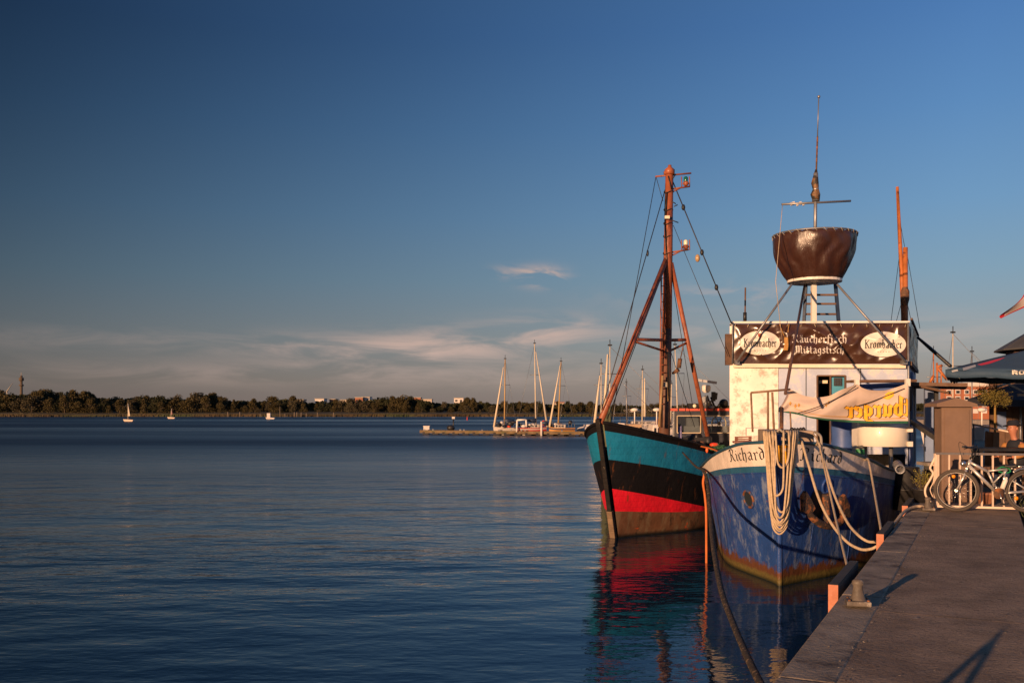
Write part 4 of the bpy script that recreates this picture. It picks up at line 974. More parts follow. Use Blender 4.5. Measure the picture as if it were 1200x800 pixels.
mrope('mooring_rope', 'pale rope with the shallower sag from bow rail to middle fender pile', [P(957, 521, 15.4), P(960, 520, 15.2), P(967, 545, 14.8), P(978, 580, 14.2), P(992, 610, 13.5), P(1005, 626, 13.0), P(1017, 634, 12.8), P(1028, 634.5, 12.6)], .020, m_rope, group='ropes from bow to quay')
mrope('mooring_rope', 'straight taut pale rope crossing down to the nearest fender pile', [P(953.5, 509, 15.6), P(960, 521, 15.2), P(968, 556, 14.2), P(980, 610, 12.4), P(996.5, 677, 9.6)], .016, m_rope, group='ropes from bow to quay')
mrope('mooring_rope', 'short pale rope from the white band end down to the middle pile', [P(1015, 538.5, 16.6), P(1018, 540, 16.2), P(1024, 572, 15.2), P(1033, 624, 12.9)], .018, m_rope, group='ropes from bow to quay')
mrope('mooring_rope', 'brown rope drooping along the blue bow below the anchor', [P(955, 506, 15.7), P(962, 512, 15.3), P(962, 530, 15.2)], .022, m_ropeg)
mrope('dark_hawser', 'thick dark hawser sagging from between the boats down into the water', [P(800, 530, 21), P(815, 546, 19.5), P(824, 551, 18.2), P(829, 566, 17), P(832, 600, 15.5), P(836, 640, 13.2), P(845, 690, 11), P(858, 727, 9.8), P(874, 765, 8.6), P(890, 798, 7.8), P(906, 826, 7.1)], [.018 + .018 * min(1, i / 30) for i in range(81)], m_rope2, 'hawser')
mrope('orange_line', 'thin orange line hanging straight down beside the dark hawser', [P(826.5, 552, 18), P(824, 565, 17.9), P(826, 580, 17.9), P(827.5, 600, 17.8), P(827.8, 640, 17.8), V((P(827.8, 640, 17.8).x, 17.8, -.1))], .024, m_ropeo, 'rope')
# ================================================================ the turquoise trawler alongside
TG = R(30)
GH = Hull((2.37, 21.3, 0), TG,
          bdL=[(0, .05), (.1, .18), (.3, .43), (.7, .78), (1.5, 1.20), (2.2, 1.32), (3, 1.46), (4.5, 1.42), (6.5, 1.12), (8.5, .85), (9.8, .3)],
          bdR=[(0, .05), (.1, .17), (.3, .38), (.7, .70), (1.5, 1.12), (2.2, 1.36), (3, 1.50), (4.5, 1.42), (6.5, 1.12), (8.5, .85), (9.8, .3)],
          bw=[(0, .05), (.4, .20), (1, .50), (2, 1.02), (3, 1.25), (4.5, 1.2), (6.5, .9), (9.8, .15)],
          zs=[(0, 2.60), (.7, 2.40), (1.5, 2.20), (2.2, 2.04), (3, 1.86), (4.5, 1.68), (7, 1.6), (9.8, 1.75)], rake=.80, p=.72, length=9.8, wake=5)
gb_ = thing('fishing_trawler', 'wooden trawler with turquoise, black and red hull bands and a rust red tripod mast', 'boat', GH.O, -TG)
m_gt = hull_paint('turquoise_planks', (.010, .20, .35), rust=.70, plank=True, rough=.5)
m_gb = hull_paint('black_planks', (.010, .009, .010), rust=.70, plank=True, rough=.65, spec=.12)
m_gr = hull_paint('red_planks', (.74, .012, .030), rust=.75, plank=True, rough=.5)
def brown_ex(N, L, base, tc, nz, mr, mix):
    c = mix(mr(nz(4, (1, 1, .12), 8, .7), .45, .62, sm=True), base, (.18, .12, .07))
    c = mix(mr(nz(6, (1, 1, .3), 8, .7), .55, .65, 0, .8, sm=True), c, (.03, .022, .015))
    c = mix(mr(nz(1.6, (1, 1, 1.4), 3, .5), .68, .70, sm=True), c, (.5, .08, .02))
    sp = N.new('ShaderNodeSeparateXYZ'); L.new(tc, sp.inputs[0])
    return mix(mr(sp.outputs['Z'], .02, .10, 1, 0), c, (.012, .010, .008))
m_gbr = mat('brown_bottom', (.14, .062, .032), rough=.6, var=.3, vs=3, extra=brown_ex, bump=.01, bs=6)
GS = [0, .02, .06, .12, .22, .35, .5, .7, .95, 1.2, 1.5, 1.9, 2.3, 2.8, 3.4, 4.2, 5.2, 6.4, 7.6, 8.8, 9.8]
def grows(s):
    zt = GH.sheer(s); tt = zt - interp([(0, .16), (3, .10), (10, .10)], s); tb = interp([(0, 1.80), (.7, 1.66), (1.5, 1.50), (2.3, 1.32), (3, 1.20), (10, 1.1)], s)
    rt_ = interp([(0, 1.14), (1, .90), (2, .66), (3, .49), (10, .42)], s); rb_ = interp([(0, .62), (1.5, .50), (3, .44), (10, .40)], s)
    z = [-1.2, -.5, 0, .22, rb_, (rb_ + rt_) / 2, rt_] + [rt_ + (tb - rt_) * k / 3 for k in (1, 2, 3)] + [tb + (tt - tb) * k / 4 for k in (1, 2, 3, 4)] + [zt]
    return z, [0, 0, 0, 0, 1, 1, 2, 2, 2, 3, 3, 3, 3, 2]
go = GH.mesh(GS, grows).build('hull', [m_gbr, m_gr, m_gb, m_gt], gb_); merge(go)
mb = MB()
for side in (1, -1):
    top = [GH.pt(s, GH.sheer(s), side, -.05) for s in GS[3:]]; low = [GH.pt(s, GH.sheer(s) - .6, side, -.05) for s in GS[3:]]
    mb.add(top + low, [(i, i + 1, len(top) + i + 1, len(top) + i) for i in range(len(top) - 1)], True)
mb.build('bulwark', m_gb, gb_)
L_ = [GH.pt(s, GH.sheer(s) - .55, 1, -.06) for s in GS[3:]]; R_ = [GH.pt(s, GH.sheer(s) - .55, -1, -.06) for s in GS[3:]]
MB().add(L_ + R_, [(i, i + 1, len(L_) + i + 1, len(L_) + i) for i in range(len(L_) - 1)]).build('deck', m_deck, gb_)
MB().tube([GH.pt(s, GH.sheer(s) + .02, 1) for s in GS[:0:-1]] + [GH.pt(0, 2.62, 1)] + [GH.pt(s, GH.sheer(s) + .02, -1) for s in GS[1:]], .04, 6).build('cap_rail', m_gb, gb_)
m_stem = mat('worn_black_stem', (.018, .015, .014), rough=.7, var=.4, vs=6, col2=(.20, .15, .10), lo=.62, hi=.66, s2=9, st2=(1, 1, .5), bump=.01, bs=20, spec=.15)
m_stemb = mat('worn_brown_stem', (.17, .11, .065), rough=.7, var=.3, vs=5)
def stem(z0, z1, m, nm, w=.17, o=-.03):
    mb = MB(); pts = [GH.pt(0, z0 + (z1 - z0) * k / 8, 1) - GH.ax * o * -1 for k in range(9)]
    for p, q in zip(pts, pts[1:]): mb.beam(p, q, w, w * 1.3, up=tuple(GH.ax))
    return mb.build(nm, m, gb_, bevel=.012)
stem(.62, 2.70, m_stem, 'stem_post', .11); stem(-.6, .64, m_stemb, 'stem_foot', .13)
# rope of the anchor in the water and the dark pole at the bow
MD2 = 23.9
m_mast = mat('rust_red_mast', (.30, .085, .035), rough=.5, var=.3, vs=3, col2=(.13, .035, .02), lo=.52, hi=.62, s2=5, st2=(1, 1, .3), bump=.004, bs=20)
m_mastd = mat('brown_mast_foot', (.13, .055, .03), rough=.6, var=.35, vs=4, st2=(1, 1, .2), col2=(.24, .13, .06), lo=.55, hi=.65, s2=5)
def GP(px, py, d=MD2): return P(px, py, d)
ms = MB().tube([GP(781.5, 385), GP(784.5, 200)], [.125, .10], 14).build('mast', m_mast, gb_)
MB().tube([V((*GP(777.5, 480).xy, 1.2)), GP(779, 480), GP(781.5, 385)], [.15, .145, .126], 14).build('mast_foot', m_mastd, ms)
mb = MB(); mb.tube([GP(784.6, 205), GP(784.7, 199), GP(784.8, 196), GP(784.9, 193.5)], [.13, .13, .05, .04], 10); mb.cyl(GP(778, 203), GP(790, 202), .05, 8); mb.build('mast_cap', m_mast, ms)
MB().cyl(GP(768, 207), GP(810, 203), .022, 8).build('cross_yard', m_mast, ms)
m_green = mat('green_lamp_glass', (.01, .12, .09), rough=.2, var=0); m_clear = mat('clear_lamp_glass', (.75, .68, .5), rough=.2, var=0)
for y0, ml in ((216, m_green), (290, m_clear)):
    mb = MB(); s0 = (786, y0 + 9); mb.cyl(GP(788, y0 + 5.5), GP(808.5 if y0 < 250 else 807, y0 + 2.5), .022, 6); mb.cyl(GP(788, y0 + 9), GP(799, y0 + 3.5), .02, 6)
    mb.cyl(GP(799, y0 + 4), GP(798.5, y0 - 9), .014, 6); mb.cyl(GP(808.2, y0 + 3), GP(808, y0 - 9), .014, 6); mb.cyl(GP(800, y0 - 1), GP(808, y0 - 1), .012, 6)
    br = mb.build('lamp_bracket', m_mast, ms)
    MB().lathe(None, [(.03, -.07), (.075, -.02), (.07, .03), (.04, .05)], 12, M=Matrix.Translation(GP(803.7, y0 - 1))).build('lamp_base', m_mast, br)
    MB().lathe(None, [(.05, .0), (.055, .03), (.055, .10), (.03, .13), (.001, .13)], 12, M=Matrix.Translation(GP(803.7, y0 - 3))).build('lantern', ml, br)
for y in (225, 246, 262, 277, 297): MB().tube([GP(784 + .115 / MD2 * FPX * math.cos(a) - (y - 200) * .016, y + 1.2 * math.sin(a * 2), MD2 + .115 * math.sin(a)) for a in [2 * math.pi * k / 14 for k in range(14)]], .014, 5, closed=True).build('mast_clamp', m_black, ms)
mb = MB()
for (a, b) in (((787, 236), (792, 239)), ((790, 242), (794, 240)), ((787, 258), (795, 261)), ((787, 222), (783, 206)), ((781.5, 225), (779.5, 255)), ((788, 210), (792, 204))): mb.tube([GP(*a, MD2 - .12), GP(*b, MD2 - .12)], .014, 5)
mb.build('mast_fittings', m_black, ms)
fl = MB().box(GP(781.7, 254.8, MD2 - .16), (.12, .09, .075)).build('flood_light', mat('lamp_face', (.8, .7, .5), var=0), ms)
MB().tube(smooth([GP(780, 215, MD2), GP(779, 260, MD2 - .1), GP(780.5, 300, MD2 - .1), GP(779, 380, MD2 - .1), GP(777, 470, MD2 - .1)], 4), .012, 5).build('cable', m_black, ms)
MB().cyl(GP(781, 303, MD2), P(703, 496, 20.6), .068, 10).build('bow_leg', m_mast, gb_)
MB().cyl(GP(786.5, 308, MD2), P(829.5, 512, 24.4), .060, 10).build('side_leg', m_mast, gb_)
MB().cyl(P(829.3, 511, 24.4), P(831, 524, 24.4), .09, 10).build('leg_shoe', m_black, gb_)
def on_seg(a, b, f): return a.lerp(b, f)
la, lb = GP(781, 303), P(703, 496, 20.6); ra, rb_2 = GP(786.5, 308), P(829.5, 512, 24.4)
def at_y(a, b, py):
    lo, hi = 0, 1
    for _ in range(30):
        m = (lo + hi) / 2; p = a.lerp(b, m); y = HY + (H - p.z) / p.y * FPX
        if y < py: lo = m
        else: hi = m
    return a.lerp(b, lo)
mb = MB(); c_ = GP(781, 398.5); mb.cyl(at_y(la, lb, 397.5), c_, .040, 8); mb.cyl(c_, at_y(ra, rb_2, 398), .040, 8)
mb.cyl(at_y(la, lb, 399.5), GP(779, 411.5), .03, 8); mb.cyl(at_y(ra, rb_2, 401), GP(784, 411.5), .03, 8); mb.build('cross_brace', m_mast, gb_)
mb = MB(); mb.cyl(GP(775, 322, MD2 - .22), GP(773, 500, MD2 - .22), .02, 6); ldr = mb.build('ladder_rail', m_mast, gb_); MB().cyl(GP(779.5, 322, MD2 - .2), GP(778.5, 420, MD2 - .2), .014, 6).build('ladder_rail', m_mast, gb_)
for i in range(17): y = 326 + i * 9.2; MB().cyl(GP(775 - i * .08, y, MD2 - .22), GP(780, y, MD2 - .2), .011, 5).build('rung', m_mast, ldr)
MB().cyl(GP(776.5, 440, MD2 - .35), GP(772.5, 500, MD2 - .45), .035, 8).build('derrick_boom', mat('ochre_wood', (.32, .20, .09), rough=.6, var=.3), gb_)
MB().cyl(GP(783, 412, MD2 - .3), GP(783.5, 470, MD2 - .3), .03, 8).build('boom_tackle', MC['ochre_wood'], gb_)
MB().box(GP(779.5, 450.5, MD2 - .25), (.09, .08, .12)).build('junction_box', mat('box_grey', (.4, .36, .3)), ms)
# hook block by the brace
mb = MB(); mb.tube([GP(797, 420, 23.6), GP(795.5, 431, 23.6)], .055, 8); mb.tube([GP(801, 404, 23.6), GP(797.5, 420, 23.6)], .014, 5); mb.tube([GP(795, 433, 23.6), GP(788, 437.5, 23.7)], [.06, .03], 8); mb.build('hook_block', m_rust, gb_)
# stays
mb = MB()
bow = P(702, 500, 20.5)
for a, b, r_ in ((GP(768.5, 208), P(716, 495, 20.9), .009), (GP(779.5, 222), P(705, 480, 20.7), .012), (GP(788, 212), FP(857, 380, .2), .016), (GP(789, 264), FP(853, 418, .2), .008),
                 (GP(769, 208), GP(777, 236), .008), (GP(774.5, 326), P(712, 490, 20.8), .010), (GP(785, 310), P(812, 478, 26), .008), (GP(784, 405), P(814, 500, 25), .008)): mb.cyl(a, b, r_, 5)
mb.build('rigging', m_wire, gb_)
mb = MB(); A_, B_ = GP(788, 212), FP(857, 380, .2)
for f in (.185, .50, .745): q = A_.lerp(B_, f); mb.blob(q, (.05, .05, .08), 8, 5)
q = GP(759, 296.5); mb.blob(q, (.03, .03, .09), 8, 5); mb.build('stay_insulators', m_black, gb_)
MB().blob(P(817.5, 302.5, 23.8), (.065, .065, .10), 10, 6).build('stay_lamp', mat('stay_lamp_glass', (.42, .28, .14), rough=.25, var=0), gb_)
# wheelhouse
WHD = 26.3
def W(px, py, out=0, d=WHD): return P(px, py, d - out - (px - 825) * .004)
m_whk = mat('black_blue_wheelhouse', (.016, .018, .032), rough=.4, var=.25, vs=4)
m_glass = mat('window_glass', (.03, .04, .045), rough=.06, var=0, spec=.8)
m_frame = mat('cream_window_frame', (.48, .38, .25), rough=.5, var=.2)
wh = MB(); dp = V((1.2, 2.3, 0))
for x0, x1, y0, y1 in ((788, 793.5, 481, 545), (858, 862, 481, 545), (793.5, 858, 481, 487), (793.5, 858, 507, 545), (821, 826, 487, 507)): wh.slab([W(x0, y0), W(x1, y0), W(x1, y1), W(x0, y1)], V((.04, .08, 0)))
wh.slab([W(788, 481), W(788, 481) + dp, W(788, 545) + dp, W(788, 545)], V((.05, -.02, 0))); wh.slab([W(862, 481), W(862, 481) + dp, W(862, 545) + dp, W(862, 545)], V((-.05, .02, 0)))
who = wh.build('wheelhouse', m_whk, gb_)
mb = MB(); mb.slab([W(786, 480.5), W(864, 480.5), W(864, 480.5) + dp, W(786, 480.5) + dp], (0, 0, .06)); mb.build('roof', m_black, who)
mb = MB()
for x0, x1 in ((785.5, 794), (796, 803), (804, 823), (826, 836), (838, 864)): mb.slab([W(x0, 478.4, .05), W(x1, 478.4, .05), W(x1, 481.2, .05), W(x0, 481.2, .05)], (0, .04, 0))
mb.build('roof_trim', mat('red_trim', (.55, .07, .035), rough=.5, var=.15), who)
for x0, x1 in ((793.5, 821), (826, 857.5)):
    mb = MB()
    for a, b in (((x0, 487), (x1, 487)), ((x0, 507), (x1, 507)), ((x0, 487), (x0, 507)), ((x1, 487), (x1, 507))): mb.beam(W(*a, .03), W(*b, .03), .025, .03, up=(0, 1, 0))
    wf = mb.build('window', m_frame, who)
    gm = bpy.data.materials.get('see_through_glass')
    if not gm:
        gm = bpy.data.materials.new('see_through_glass'); gm.use_nodes = True; nt = gm.node_tree; nt.nodes.clear(); o_ = nt.nodes.new('ShaderNodeOutputMaterial'); mx = nt.nodes.new('ShaderNodeMixShader'); tr_ = nt.nodes.new('ShaderNodeBsdfTransparent'); gl = nt.nodes.new('ShaderNodeBsdfGlossy'); gl.inputs['Roughness'].default_value = .03; tr_.inputs[0].default_value = (.8, .85, .85, 1)
        mx.inputs[0].default_value = .16; nt.links.new(tr_.outputs[0], mx.inputs[1]); nt.links.new(gl.outputs[0], mx.inputs[2]); nt.links.new(mx.outputs[0], o_.inputs[0])
    MB().add([W(x0, 487, -.03), W(x1, 487, -.03), W(x1, 507, -.03), W(x0, 507, -.03)], [(0, 1, 2, 3)]).build('pane', gm, wf)
c = W(842.5, 496, -.35); wl = MB().tube([c + V((.20 * math.cos(a), 0, .22 * math.sin(a))) for a in [2 * math.pi * k / 24 for k in range(24)]], .018, 6, closed=True); 
for k in range(6): a = math.pi * k / 3; wl.cyl(c, c + V((.2 * math.cos(a), 0, .22 * math.sin(a))), .012, 5)
wl.blob(c, .05); wl.build('steering_wheel', mat('brass_wheel', (.60, .45, .22), rough=.4, var=.1), who)
mb = MB(); mb.slab([W(794, 499, -.3), W(858, 499, -.3), W(858, 510, -.3), W(794, 510, -.3)], (0, .1, 0)); mb.box(W(811, 494, -.4), (.35, .2, .25)); mb.build('console', mat('console_grey', (.15, .16, .17), rough=.5), who)
MB().slab([W(806, 489, -.6), W(818, 489, -.6), W(818, 503, -.6), W(806, 503, -.6)], (0, .05, 0)).build('chart', mat('chart_paper', (.6, .58, .5), var=.2, vs=12), who)
# roof gear: radar, search lights, horn
mb = MB(); mb.cyl(W(827.5, 478), W(827.5, 464), .06, 8); mb.cyl(W(822, 478), W(827, 463), .02, 6); mb.cyl(W(834, 478), W(829, 463), .02, 6); mb.cyl(W(820, 470), W(835, 470), .02, 6); rm = mb.build('radar_mast', m_steel, who)
MB().lathe(None, [(.06, -.12), (.12, -.06), (.13, .04), (.11, .09), (.001, .10)], 16, M=Matrix.Translation(W(827.5, 455))).build('radar_drum', m_white, rm)
MB().beam(W(816, 445), W(840, 448.5), .07, .07).build('radar_scanner', mat('scanner_grey', (.42, .42, .44), rough=.4), rm)
mb = MB(); mb.cyl(W(825, 468, .1), W(825, 468, -.05), .08, 12); mb.build('search_light', m_steel, rm)
mb = MB(); mb.beam(W(836, 459), W(836, 470), .10, .10, up=(0, 1, 0)); mb.beam(W(839, 460), W(838, 468), .08, .12, up=(0, 1, 0)); mb.cyl(W(833, 465), W(838, 478), .03, 6); mb.cyl(W(829, 466), W(836, 478), .02, 6); mb.build('horn_cluster', m_black, who)
mb = MB(); mb.lathe(None, [(.001, -.05), (.10, -.02), (.12, .06), (.13, .12), (.10, .12), (.001, .05)], 14, M=Matrix.Translation(W(849, 474)) @ Matrix.Rotation(R(-70), 4, 'X')); mb.blob(W(843, 475), (.05, .05, .06)); mb.build('round_speaker', m_black, who)
mb = MB(); mb.blob(W(834, 477), (.10, .08, .06)); mb.build('rooftop_fitting', m_steel, who)
mb = MB(); mb.box(W(811.5, 475.5), (.28, .2, .14)); fl_ = mb.build('flood_box', m_black, who); MB().blob(W(814, 475.5, .12), (.055, .03, .055)).build('flood_lens', MC['lamp_face'], fl_)
# deck clutter seen above the rail
cl = thing('wood_tub', 'left wooden tub on the trawler rail beside the dark hawser', 'tub', P(812, 520, 22.6)); c = P(812, 519.5, 22.4)
MB().lathe((c.x, c.y, c.z), [(.005, .08), (.08, .08), (.085, -.02), (.07, -.09), (.005, -.09)], 14).build('staves', mat('tub_wood', (.13, .06, .03), rough=.7), cl)
cl2 = thing('wood_tub', 'right wooden tub on the trawler rail beside the mast leg', 'tub', P(822, 520, 22.6)); c = P(822, 520.5, 22.6)
MB().lathe((c.x, c.y, c.z), [(.005, .08), (.07, .08), (.075, -.02), (.06, -.09), (.005, -.09)], 14).build('staves', MC['tub_wood'], cl2)
fb_ = MB().blob(P(837, 521, 22.6), (.115, .07, .055), 12, 8).build('red_float', mat('red_plastic', (.70, .06, .02), rough=.4, var=.1), origin=P(837, 521, 22.6)); tag(fb_, 'oval red float lying on the trawler rail left of the white wall', 'float')
fb_ = MB().blob(P(828.5, 527, 22.3), (.035, .035, .07), 10, 8).build('orange_fender_ball', mat('orange_plastic', (.75, .13, .03), rough=.4, var=.1), origin=P(828.5, 527, 22.3)); tag(fb_, 'small orange float standing by the foot of the mast leg', 'float')
nt_ = MB(); random.seed(14)
for i in range(160):
    p = P(843 + random.gauss(0, 4), 524.5 + random.gauss(0, 1.4), 22.4 + random.uniform(-.1, .1)); q = p + V((random.uniform(-.1, .1), random.uniform(-.1, .1), random.uniform(-.05, .05))); nt_.tube([p, q], .006, 4)
tag(nt_.build('fishing_net', mat('green_net', (.05, .15, .07), rough=.9), origin=P(843, 525, 22.4)), 'heap of green net on the trawler rail beside the red float', 'net')
rp = MB().tube(smooth([P(806, 520, 22.6), P(818, 522, 22.4), P(838, 527, 21), P(845, 533, 19.5)], 5), .02, 6).build('rafting_rope', m_ropeo, origin=P(806, 520, 22.6)); tag(rp, 'short orange brown rope from trawler rail to the blue cutter', 'rope')
# dark winch shapes behind the rail
mb = MB(); 
for px, py, r_ in ((811, 515, .12), (816, 512, .10), (806, 517, .12)): mb.cyl(P(px - 4, py, 24.6), P(px + 4, py, 24.4), r_, 14)
mb.box(P(812, 521, 24.6), (.9, .5, .4)); mb.build('winch', m_black, gb_)
MB().slab([P(795, 500, 24.3), P(798.5, 499, 24.3), P(799, 520, 24.3), P(795, 521, 24.3)], (.02, .05, 0)).build('striped_cloth', mat('violet_cloth', (.20, .18, .32), rough=.9, var=.4, vs=20), gb_)
bp = thing('dolphin_post', 'greenish mooring post standing behind the trawler stem', 'post', P(712, 505, 30)); 
MB().tube([V((*P(709, 480, 30).xy, -.5)), P(709.5, 480, 30)], [.13, .12], 8).build('post', mat('mossy_wood', (.12, .13, .07), rough=.9, var=.4), bp); MB().tube([V((*P(714, 480, 30).xy, -.5)), P(713.5, 476, 30)], [.09, .08], 8).build('post', MC['mossy_wood'], bp)

# ================================================================ pontoon and yachts
m_sail = mat('cream_sail', (.70, .58, .42), rough=.8, var=.05)
m_yw = mat('yacht_white', (.42, .37, .33), rough=.5, var=.1)
m_pont = mat('pontoon_wood', (.15, .10, .05), rough=.9, var=.3, vs=1.5, col2=(.10, .09, .04), lo=.5, hi=.65, s2=1)
PD = 112.0
pa, pb = P(496, 508, PD), P(692, 511, PD - 8)
pt = thing('pontoon', 'long low wooden pontoon with three yachts behind it', 'pontoon', (pa.x, pa.y, 0))
pa.z = pb.z = .33; MB().beam(pa, pb, 1.8, .34).build('deck', m_pont, pt)
mb = MB()
for i in range(16): q = pa.lerp(pb, (i + .3) / 16); mb.box((q.x, q.y, .05), (.7, 1.9, .5))
mb.build('floats', m_black, pt)
mb = MB(); random.seed(3)
for i in range(14): q = pa.lerp(pb, random.random()); mb.box((q.x, q.y - .8, .56), (.16, .12, .14))
mb.build('cleats', m_steel, pt)
hb_ = thing('pontoon_box', 'white service box at the left end of the pontoon', 'box', (pa.x + .9, pa.y, .5)); MB().box((pa.x + .4, pa.y, .72), (.7, .6, .45)).build('case', m_whitew, hb_); MB().box((pa.x + .4, pa.y, .97), (.8, .7, .06)).build('lid', m_whitew, hb_)
hp_ = thing('harbour_light', 'short dark light post beside the white pontoon box', 'lamp post', (pa.x + 3.6, pa.y, .5)); MB().cyl((pa.x + 3.6, pa.y, .4), (pa.x + 3.6, pa.y, 1.9), .08, 8).build('post', m_black, hp_); MB().box((pa.x + 3.6, pa.y, 1.95), (.35, .3, .25)).build('lamp', m_whitew, hp_); MB().blob((pa.x + 3.3, pa.y, .75), (.5, .4, .35)).build('base', m_black, hp_)
gp = thing('gangplank', 'dark plank lying on the pontoon left of the first yacht', 'plank', P(556, 506, PD)); a, b = P(549, 507.5, PD - 2), P(573, 504.5, PD - 3); MB().beam(a, b, .5, .12).build('board', m_black, gp)
def yacht(x0, x1, wy, d, hullm, label, mast=None, stripe=None, cover=None, topm=None, bowleft=True, name='sailing_yacht', group=None, cat='yacht', boom=None, hh=1.0, cabin=True, arch=None, stay=None):
    """small sailing boat seen from the side, its waterline at photo row wy between columns x0 and x1"""
    d = H * FPX / (wy - HY) if d is None else d
    a, b = P(x0, HY, d), P(x1, HY, d); L = b.x - a.x; cx = (a.x + b.x) / 2
    t = thing(name, label, cat, (cx, d, 0), 0, group); B = min(3.0, L * .32); sg = -1 if bowleft else 1
    def hp(s, z, side):                                 # s -1 stern .. 1 bow
        w = B / 2 * (1 - max(0, s) ** 2.2) * (1 - .25 * max(0, -s) ** 3) * (.55 + .45 * min(1, z / hh) if z > 0 else .55 * (1 + z))
        return V((cx + sg * (s * L / 2 * (.93 + .07 * max(z, 0) / hh)), d + side * w, z * (1 + .18 * max(0, s) ** 2)))
    mb = MB(); st = [-1 + 2 * k / 14 for k in range(15)]; zz = [-.35, 0, .12, hh * .45, hh * .72, hh * .9, hh]
    for side in (1, -1):
        for j in range(len(zz) - 1):
            mb.m = 1 if (j == 1 or j == 4) else 0
            mb.add([hp(s, zz[j], side) for s in st] + [hp(s, zz[j + 1], side) for s in st], [(i, i + 1, 16 + i, 15 + i) for i in range(14)], True)
    mb.m = 0; mb.add([hp(-1, z, 1) for z in zz] + [hp(-1, z, -1) for z in zz][::-1], [tuple(range(14))], False)
    ho = mb.build('hull', [hullm, stripe or hullm], t)
    mb = MB(); mb.add([hp(s, hh - .04, 1) for s in st] + [hp(s, hh - .04, -1) for s in st], [(i, i + 1, 16 + i, 15 + i) for i in range(14)]); mb.build('deck', topm or m_yw, t)
    if cabin:
        mb = MB(); k0, k1 = cx + sg * (-.15) * L, cx + sg * .28 * L
        mb.prism([(min(k0, k1), d - B * .28), (max(k0, k1), d - B * .28), (max(k0, k1), d + B * .28), (min(k0, k1), d + B * .28)], hh - .05, hh + .42); co = mb.build('cabin', topm or m_yw, t, bevel=.08)
        for i in range(3): MB().box((min(k0, k1) + (i + .7) * abs(k1 - k0) / 4, d - B * .28 - .01, hh + .22), (abs(k1 - k0) / 6, .03, .16)).build('window', m_win, co)
        mb = MB()
        for i in range(9):
            s = -.95 + i * .235; q = hp(s, hh, -1); mb.cyl(q, q + V((0, 0, .55)), .02, 4)
        mb.tube([hp(-.95 + i * .235, hh, -1) + V((0, 0, .55)) for i in range(9)], .015, 4); mb.build('guard_rail', m_steel, t)
    if mast:
        (mx, my0, my1, mm) = mast; p = P(mx[0], my0, d); q = P(mx[1], my1, d); mo = MB().tube([V((p.x, d, hh)), q], [.085 * d / 100, .06 * d / 100], 8).build('mast', mm, t)
        mb = MB(); mb.cyl(q, q + V((0, 0, .5)), .03, 5); mb.box(q + V((0, 0, .1)), (.3, .1, .1)); mb.build('masthead', m_black, mo); MB().cyl(q.lerp(p, .38) - V((.6, 0, 0)), q.lerp(p, .38) + V((.6, 0, 0)), .03, 5).build('spreader', m_steel, mo)
        mb = MB(); mb.cyl(q, hp(-1, hh, 0), .015, 4); mb.cyl(q, hp(.95, hh, 0), .015, 4)
        mb.cyl(q.lerp(p, .38) + V((.6, 0, 0)), V((p.x, d - .9, hh)), .012, 4); mb.build('shrouds', m_steel, mo)
        if boom: e = P(boom[0], boom[1], d); s0 = P(boom[2], boom[3], d); MB().tube([s0, s0.lerp(e, .5), e], [.30, .20, .12], 8).build('furled_mainsail', m_navy, mo)
        if stay: MB().tube([P(stay[0], stay[1], d - .1), P(stay[2], stay[3], d - .1)], [.05, .13], 8).build('furled_jib', mm if mast[0][0] == 628 else m_sail, mo)
    return t
m_alum = mat('mast_cream', (.55, .48, .38), rough=.4, var=.1); m_ochmast = mat('mast_ochre', (.42, .27, .11), rough=.5, var=.1); m_ochhull = mat('ochre_hull', (.45, .20, .03), rough=.4, var=.1); m_redh = mat('red_hull', (.42, .03, .03), rough=.4, var=.1)
YB = [None] * 3
YB[0] = yacht(578, 606, 508, 108, m_yw, 'white yacht with ochre mast and dark furled sail, leftmost at the pontoon', ((591.2, 592), 500, 421, m_ochmast), stay=(590, 430, 579, 500), boom=(603, 493, 591, 493), hh=.85)
ya = YB[1] = yacht(605, 641, 508, 107, m_redh, 'red and white yacht with the tallest mast and a white stern arch', ((628, 626.5), 498, 403, m_alum), stripe=m_yw, boom=(616, 492, 628, 492.5), stay=(628, 412, 641.5, 500), hh=.85, bowleft=False)
mb = MB(); d = 106.2
for x0, y0, x1, y1 in ((605.5, 506, 606, 492), (606, 492, 616.5, 491.5), (616.5, 491.5, 617, 500)): mb.cyl(P(x0, y0, d), P(x1, y1, d), .10, 8)
mb.build('stern_arch', m_white, ya)
YB[2] = yacht(643, 674, 508, 106, m_ochhull, 'ochre yellow yacht with a white furled jib at the right of the pontoon', ((654, 657.5), 497, 424, m_ochmast), stripe=m_navy, stay=(656.5, 428, 644, 500), hh=.85)
for (x0, x1, nm_seed) in ((580, 604, 1), (608, 640, 2), (645, 672, 3)):
    rn = random.Random(nm_seed)
    for i in range(7):
        px = rn.uniform(x0, x1); p = P(px, 500, 106.6); c_ = rn.choice([m_navy, m_whitew, MC['red_plastic'], m_black, m_let]); k_ = rn.choice(['deck_bag', 'hatch', 'fender', 'life_ring'])
        o = MB().blob((p.x, 106.2 + rn.uniform(0, .6), rn.uniform(.95, 1.5)), (rn.uniform(.15, .45), .2, rn.uniform(.12, .3)), 8, 5).build(k_, c_, YB[nm_seed - 1])
for (px, y0, lab) in ((634.5, 500, 'white mooring post between the red and the ochre yacht'),):
    p = P(px, y0, 105); t = MB().cyl((p.x, 105, -.3), (p.x, 105, 1.6), .12, 8).build('mooring_post', m_whitew, origin=(p.x, 105, 0)); tag(t, lab, 'post')
bb = thing('white_buoy_boat', 'small white tender lying left of the trawler bow beyond the pontoon', 'dinghy', P(688, 503, 116)); c = P(688, 503, 116)
